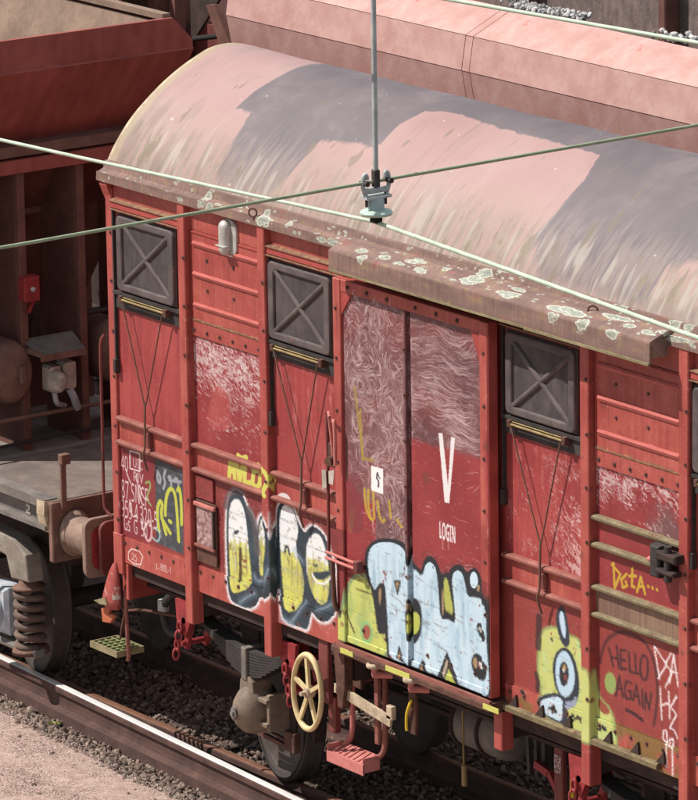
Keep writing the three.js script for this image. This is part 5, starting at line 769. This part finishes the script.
  for (const z of [.29, -.225, -.72, .74]) { const c = obj('column', [bevelBox(-2.34, -2.27, 1.4, 3.5, z - .032, z + .032, .006)], M.hopCol, hop); obj('column_web', [box(-2.8, -2.34, 1.4, 3.5, z - .012, z + .012)], M.hopCol, c); }
  for (const [z, y] of [[.405, 2.01], [-.52, 2.03]]) { const t = obj('air_tank', lathX([[0, 0], [.17, -.02], [.215, -.05], [.24, -.1], [.245, -.16], [.245, -1.0], [.2, -1.06], [0, -1.08]].map(([r, l]) => [r, l]), -2.2, y, z, .72), M.hopRust, hop); obj('tank_plug', [lathX([[0, .03], [.03, .03], [.035, 0], [.035, -.03]], -2.2, y, z - .03, .8, 8), bevelBox(-2.2, -2.165, y - .06, y + .06, z - .05, z - .005, .006)], M.hopRust, t); }
  obj('valve_hood', slab([-2.32, 2.24, .29], [-2.05, 2.165, .30], [-2.05, 2.165, -.09], [-2.32, 2.24, -.15], .012), M.greyIron, hop); obj('hood_lip', [box(-2.055, -2.04, 2.12, 2.168, -.09, .3), box(-2.32, -2.05, 2.15, 2.19, .29, .3)], M.hopRust, hop);
  const v = obj('brake_valve', [bevelBox(-2.28, -2.14, 1.84, 2.04, .06, .16, .02), bevelBox(-2.26, -2.12, 1.86, 2.06, -.06, .05, .02), lathX([[0, .1], [.05, .1], [.08, .05], [.09, 0]], -2.14, 1.93, .12, .8, 14)], M.valve, hop); obj('valve_pipe', [tube([[-2.2, 1.86, .1], [-2.2, 1.75, .08], [-2.25, 1.7, -.02]], .022, 16, 8), tube([[-2.15, 1.86, 0], [-2.15, 1.78, -.04], [-2.2, 1.68, -.1]], .03, 16, 8)], M.bluegrey, v);
  obj('handrail', [rod([-2.2, 1.682, 1.0], [-2.2, 1.682, -1.0], .016, 8)], M.hopRust, hop); for (const z of [.9, -.9]) obj('handrail_post', [rod([-2.2, 1.4, z], [-2.2, 1.682, z], .014, 8)], M.hopRust, hop);
  const rb = [[0.327,2.728],[0.194,2.543]]; obj('switch_box', [bevelBox(-2.3, -2.2, rb[1][1], rb[0][1], rb[1][0], rb[0][0], .008)], M.brightRed, hop); obj('switch_knob', [lathX([[0, .02], [.018, .02], [.018, 0]], -2.2, (rb[0][1] + rb[1][1]) / 2, (rb[0][0] + rb[1][0]) / 2, 1, 8)], M.galv, hop); obj('switch_bracket', [bar([-2.25, 2.55, .22], [-2.25, 2.45, .27], .02, .02)], M.brightRed, hop);
  obj('pipe', [rod([-2.25, 1.47, 1.0], [-2.25, 1.5, -1.0], .012, 6), rod([-2.35, 2.35, -.2], [-2.35, 2.35, -1.0], .02, 6)], M.iron, hop);
  // bogie
  const wg = (zf, dir, xc) => { const g = lathe([[0, -.02], [.12, -.02], [.15, .02], [.34, .035], [.42, .02], [.44, 0], [.5, 0], [.51, .01], [.51, .12], [.535, .135], [.535, .155], [0, .155]], 44); g.rotateX(dir > 0 ? -Math.PI / 2 : Math.PI / 2); g.scale(.56, 1, 1); g.translate(xc, .35, zf); return g; };
  for (const xc of [-1.84, -3.3]) { obj('wheel', wg(.56, 1, xc), M.wheel, hop); obj('wheel', wg(-.68, -1, xc), M.wheel, hop); obj('axle', rod([xc, .35, -.8], [xc, .35, .75], .07, 12), M.iron, hop);
    const ab = obj('axle_box', [bevelBox(xc - .16, xc + .1, .2, .56, .66, .86, .03), lathe([[0, .05], [.1, .05], [.13, 0], [.13, -.05]], 20).rotateX(Math.PI / 2).scale(.8, 1, 1).translate(xc - .04, .37, .87)], M.bluegrey, hop); obj('axle_box_arm', [bevelBox(xc - .26, xc + .42, .1, .16, .72, .84, .02)], M.greyIron, ab);
    const pts = []; for (let i = 0; i <= 96; i++) { const a = i / 96 * Math.PI * 2 * 5.5; pts.push([xc + .30 + Math.cos(a) * .078, .16 + .42 * i / 96, .78 + Math.sin(a) * .1]); } obj('coil_spring', tube(pts, .028, 300, 7, .5), M.springM, hop);
    obj('spring_cap', [lathe([[0, .09], [.07, .09], [.085, .03], [.13, .02], [.13, 0], [0, 0]], 20).scale(.8, 1, 1).translate(xc + .3, .6, .78)], M.hopRust, hop); obj('spring_seat', [lathe([[0, .04], [.14, .04], [.15, 0], [0, 0]], 20).scale(.8, 1, 1).translate(xc + .3, .115, .78)], M.hopRust, hop);
    obj('lifting_lug', [bevelBox(xc - .02, xc + .02, .55, .84, .86, .885, .006), rod([xc, .82, .85], [xc, .82, .9], .03, 10)], M.creamDirty, hop); }
  obj('bogie_frame', [extrudeZ([[-4.2, .62], [-3.75, .7], [-3.5, .95], [-3.1, 1.0], [-2.6, .82], [-2.2, .9], [-1.95, 1.0], [-1.6, .97], [-1.45, .88], [-1.42, .68], [-1.66, .66], [-1.72, .82], [-1.9, .84], [-2.2, .7], [-2.6, .62], [-3.1, .8], [-3.4, .8], [-3.6, .58], [-4.2, .5]], .72, .86, .015)], M.bogie, hop);
  obj('underframe', [box(-7.3, -1.0, 1.05, 1.36, -.5, -.35), box(-7.3, -1.0, 1.05, 1.36, .25, .4), box(-3.2, -1.4, .75, .95, -.6, .5)], M.darkRust, hop);
}

// ---------------------------------------------------------------- pink hopper wagon on the next track
function farHopper(name, label, x0, x1, group) {
  const w = thing(name, label, 'wagon', [(x0 + x1) / 2, RT, -3.3], 0, group);
  const z0 = -2.2;
  const strip = (n, a, b, m, xa = x0, xb = x1) => obj(n, extrudeX([a, b, [b[0] - .03, b[1] - .01], [a[0] - .03, a[1] - .01]], xa, xb), m, w);
  const breaks = [x0, x0 + 3.0, -.13 > x0 && -.13 < x1 ? -.13 : x0 + 3.4, x1].sort((a, b) => a - b);
  for (let i = 0; i < 3; i++) { const a = breaks[i] + (i ? .004 : 0), b = breaks[i + 1] - .004; if (b - a < .05) continue;
    strip('tub_top_sheet', [z0 - .04, 4.505], [z0 - .40, 4.665], M.pinkTub, a, b); strip('tub_mid_sheet', [z0, 4.25], [z0 - .042, 4.5], M.pinkTub, a, b); strip('tub_lower_sheet', [z0 - .13, 3.6], [z0 - .004, 4.246], M.pinkTub, a, b); }
  obj('tub_side', [box(x0, x1, 2.3, 3.62, z0 - .5, z0 - .4)], M.pinkTub, w); obj('side_sill', [box(x0, x1, 1.15, 1.4, z0 - .1, z0)], M.redDark, w);
  obj('end_sheet', [box(x0, x0 + .03, 3.3, 4.64, z0 - 2.0, z0 - .36)], M.pinkTub, w); obj('end_sheet', [box(x1 - .03, x1, 3.3, 4.64, z0 - 2.0, z0 - .36)], M.pinkTub, w);
  obj('inner_far_wall', [box(x0 + .03, x1 - .03, 3.3, 5.3, z0 - 2.05, z0 - 2.0)], M.greyBrown, w);
  for (let x = x0 + 1.25; x < x1 - .3; x += 1.7) obj('inner_rib', [bevelBox(x, x + .09, 3.3, 5.3, z0 - 2.0, z0 - 1.86, .01)], M.hopCol, w);
  obj('inner_slope', [extrudeX([[z0 - .42, 4.6], [z0 - .9, 3.5], [z0 - .92, 3.5], [z0 - .44, 4.6]], x0 + .03, x1 - .03), box(x0 + .03, x1 - .03, 3.48, 3.52, z0 - 2, z0 - .9)], M.greyBrown, w);
  for (const x of [x0 + .9, x0 + 2.0, x1 - 2, x1 - .9]) { const g = lathe([[0, 0], [.4, 0], [.44, .02], [.5, .02], [.5, .13], [0, .13]], 32); g.rotateX(-Math.PI / 2); g.scale(.62, 1, 1); g.translate(x, .35, z0 - .25); obj('wheel', g, M.wheel, w); }
  obj('chassis', [box(x0 + .2, x1 - .2, 1.0, 1.4, z0 - 1.9, z0 - .2), box(x0 + .3, x1 - .3, 1.4, 2.4, z0 - 1.6, z0 - .5)], M.darkRust, w);
  return w;
}
farHopper('hopper_wagon', 'pale pink faceted hopper wagon on the track behind the covered wagon', -3.22, 8.6);
const far2 = farHopper('hopper_wagon', 'dark brown hopper wagon end behind the red hopper wagon', -14, -4.75);
{ // end structure of the dark wagon and of the pink one, seen in the gap
  obj('end_plate', [extrudeZ([[-4.152,4.302],[-3.651,4.368],[-4.082,3.930],[-4.152,3.921]], -2.53, -2.5)], M.darkRust, far2);
  obj('end_post', [box(-4.6, -4.52, 1.2, 4.6, -2.7, -2.6), box(-4.75, -4.65, 1.2, 5, -3.0, -2.5)], M.hopCol, far2);
  obj('end_panel', [box(-5.6, -4.78, 2.5, 5.2, -3.1, -3.05)], M.greyBrown, far2);
  obj('end_strut', [extrudeZ([[-3.785,4.228],[-3.675,4.243],[-3.439,3.937],[-3.578,3.886]], -2.45, -2.4)], M.hopCol, far2);
  obj('end_rail', [rod([...[[-4.051,3.917]][0], -2.45], [...[[-3.688,3.991]][0], -2.45], .022, 8)], M.black, far2);
  obj('end_beam', [box(-4.6, -3.6, 3.2, 3.95, -2.9, -2.8)], M.redDark, far2);
}
stones('stone_load', 'white limestone lumps lying along the rim inside the pink hopper wagon', 'stones', 300, i => { const a = i < 130 ? rr(-.4, .55) : rr(1.35, 3.1); const h = i < 130 ? .045 : .05; return [a, 4.66 + Math.pow(rnd(), 1.5) * h * (.4 + .6 * Math.abs(Math.sin(a * 5))), -2.66 - rr(0, .15)]; }, .010, .026, [[.42, .42, .42], [.33, .32, .32], [.5, .49, .48], [.24, .23, .22]], 1);

// ---------------------------------------------------------------- overhead wires and insulator
{
  const w1 = thing('overhead_wire', 'pale green contact wire running along the tracks, kinked below the insulator', 'wire', [10.02, 6.0, 6.01]);
  obj('cable', [tube([[-12, 6.05, 7.7], [7.211, 6.0, 6.332], [10.021, 6.0, 6.01]], .0095, 30, 8, 0), tube([[10.021, 6.0, 6.01], [12.779, 6.0, 6.314], [30, 6.03, 8.1]], .011, 30, 8, 0)], M.wireCable, w1);
  const w2 = thing('cross_span_wire', 'dull green cross wire stretched across the tracks through the insulator clamps', 'wire', [10.04, 6.2, 6.08]);
  obj('cable', [tube([[10.2, 6.2, 14], [10.133, 6.2, 8.159], [10.04, 6.2, 6.08], [9.969, 6.2, 3.997], [9.7, 6.2, -6]], .0085, 40, 8, 0)], mottled([132, 144, 116], [160, 168, 138], { f: 10, z: 58, rough: .6, bump: 0 }), w2);
  const w3 = thing('overhead_wire', 'pale wire running above the pink hopper wagon', 'wire', [9, 7.2, 6.1]);
  obj('cable', [tube([[-6, 7.2, 8.0], [10.827, 7.2, 6.214], [12.448, 7.2, 6.043], [30, 7.2, 4.2]], .0095, 30, 8, 0)], M.wireCable, w3);
  const ins = thing('insulator', 'grey-green insulator bell hanging from a steel rod between the two wires', 'insulator', [10.045, 6.2, 6.02]); ins.scale.setScalar(.82);
  const cx = 10.045, cz = 6.02;
  obj('hanger_rod', [rod([cx, 6.19, cz], [cx, 9.5, cz], .0155, 8)], M.galv, ins); obj('rod_end', [bevelBox(cx - .02, cx + .02, 6.17, 6.27, cz - .02, cz + .02, .006)], M.iron, ins);
  const dx = (u, v) => [cx, v, cz - u];                      // yoke lies along the cross wire
  obj('yoke', [bevelBox(-.085, .085, 6.135, 6.165, -.02, .02, .006).rotateY(Math.PI / 2).translate(cx, 0, cz), bevelBox(-.085, .085, 6.105, 6.122, -.045, .045, .006).rotateY(Math.PI / 2).translate(cx, 0, cz)], M.galv, ins);
  for (const s of [-1, 1]) { obj('clamp', [tube([dx(s * .075, 6.12), dx(s * .092, 6.18), dx(s * .088, 6.235), dx(s * .07, 6.25), dx(s * .062, 6.22)], .013, 16, 8)], M.galv, ins); obj('clamp_bolt', [rod(dx(s * .068, 6.06), dx(s * .068, 6.13), .009, 6)], M.iron, ins); obj('clamp_pin', [rod([cx - .03, 6.2, cz - s * .085], [cx + .04, 6.2, cz - s * .085], .016, 8)], M.iron, ins); }
  obj('insulator_body', [lathe([[0, .08], [.042, .08], [.048, .07], [.048, .005], [.042, -.005], [0, -.005]], 20).translate(cx, 6.035, cz)], mottled([158, 176, 178], [180, 194, 194], { f: 5, z: 59, rough: .4, bump: 0 }), ins);
  obj('insulator_shed', [lathe([[0, .022], [.05, .022], [.09, .012], [.097, 0], [.09, -.012], [.06, -.016], [0, -.012]], 28).translate(cx, 6.018, cz)], M.porcelain, ins);
  obj('wire_clamp', [bevelBox(cx - .028, cx + .028, 5.96, 6.01, cz - .03, cz + .03, .01), rod([cx - .035, 5.985, cz], [cx + .035, 5.985, cz], .018, 8)], M.black, ins);
}

renderer.render(scene, camera);
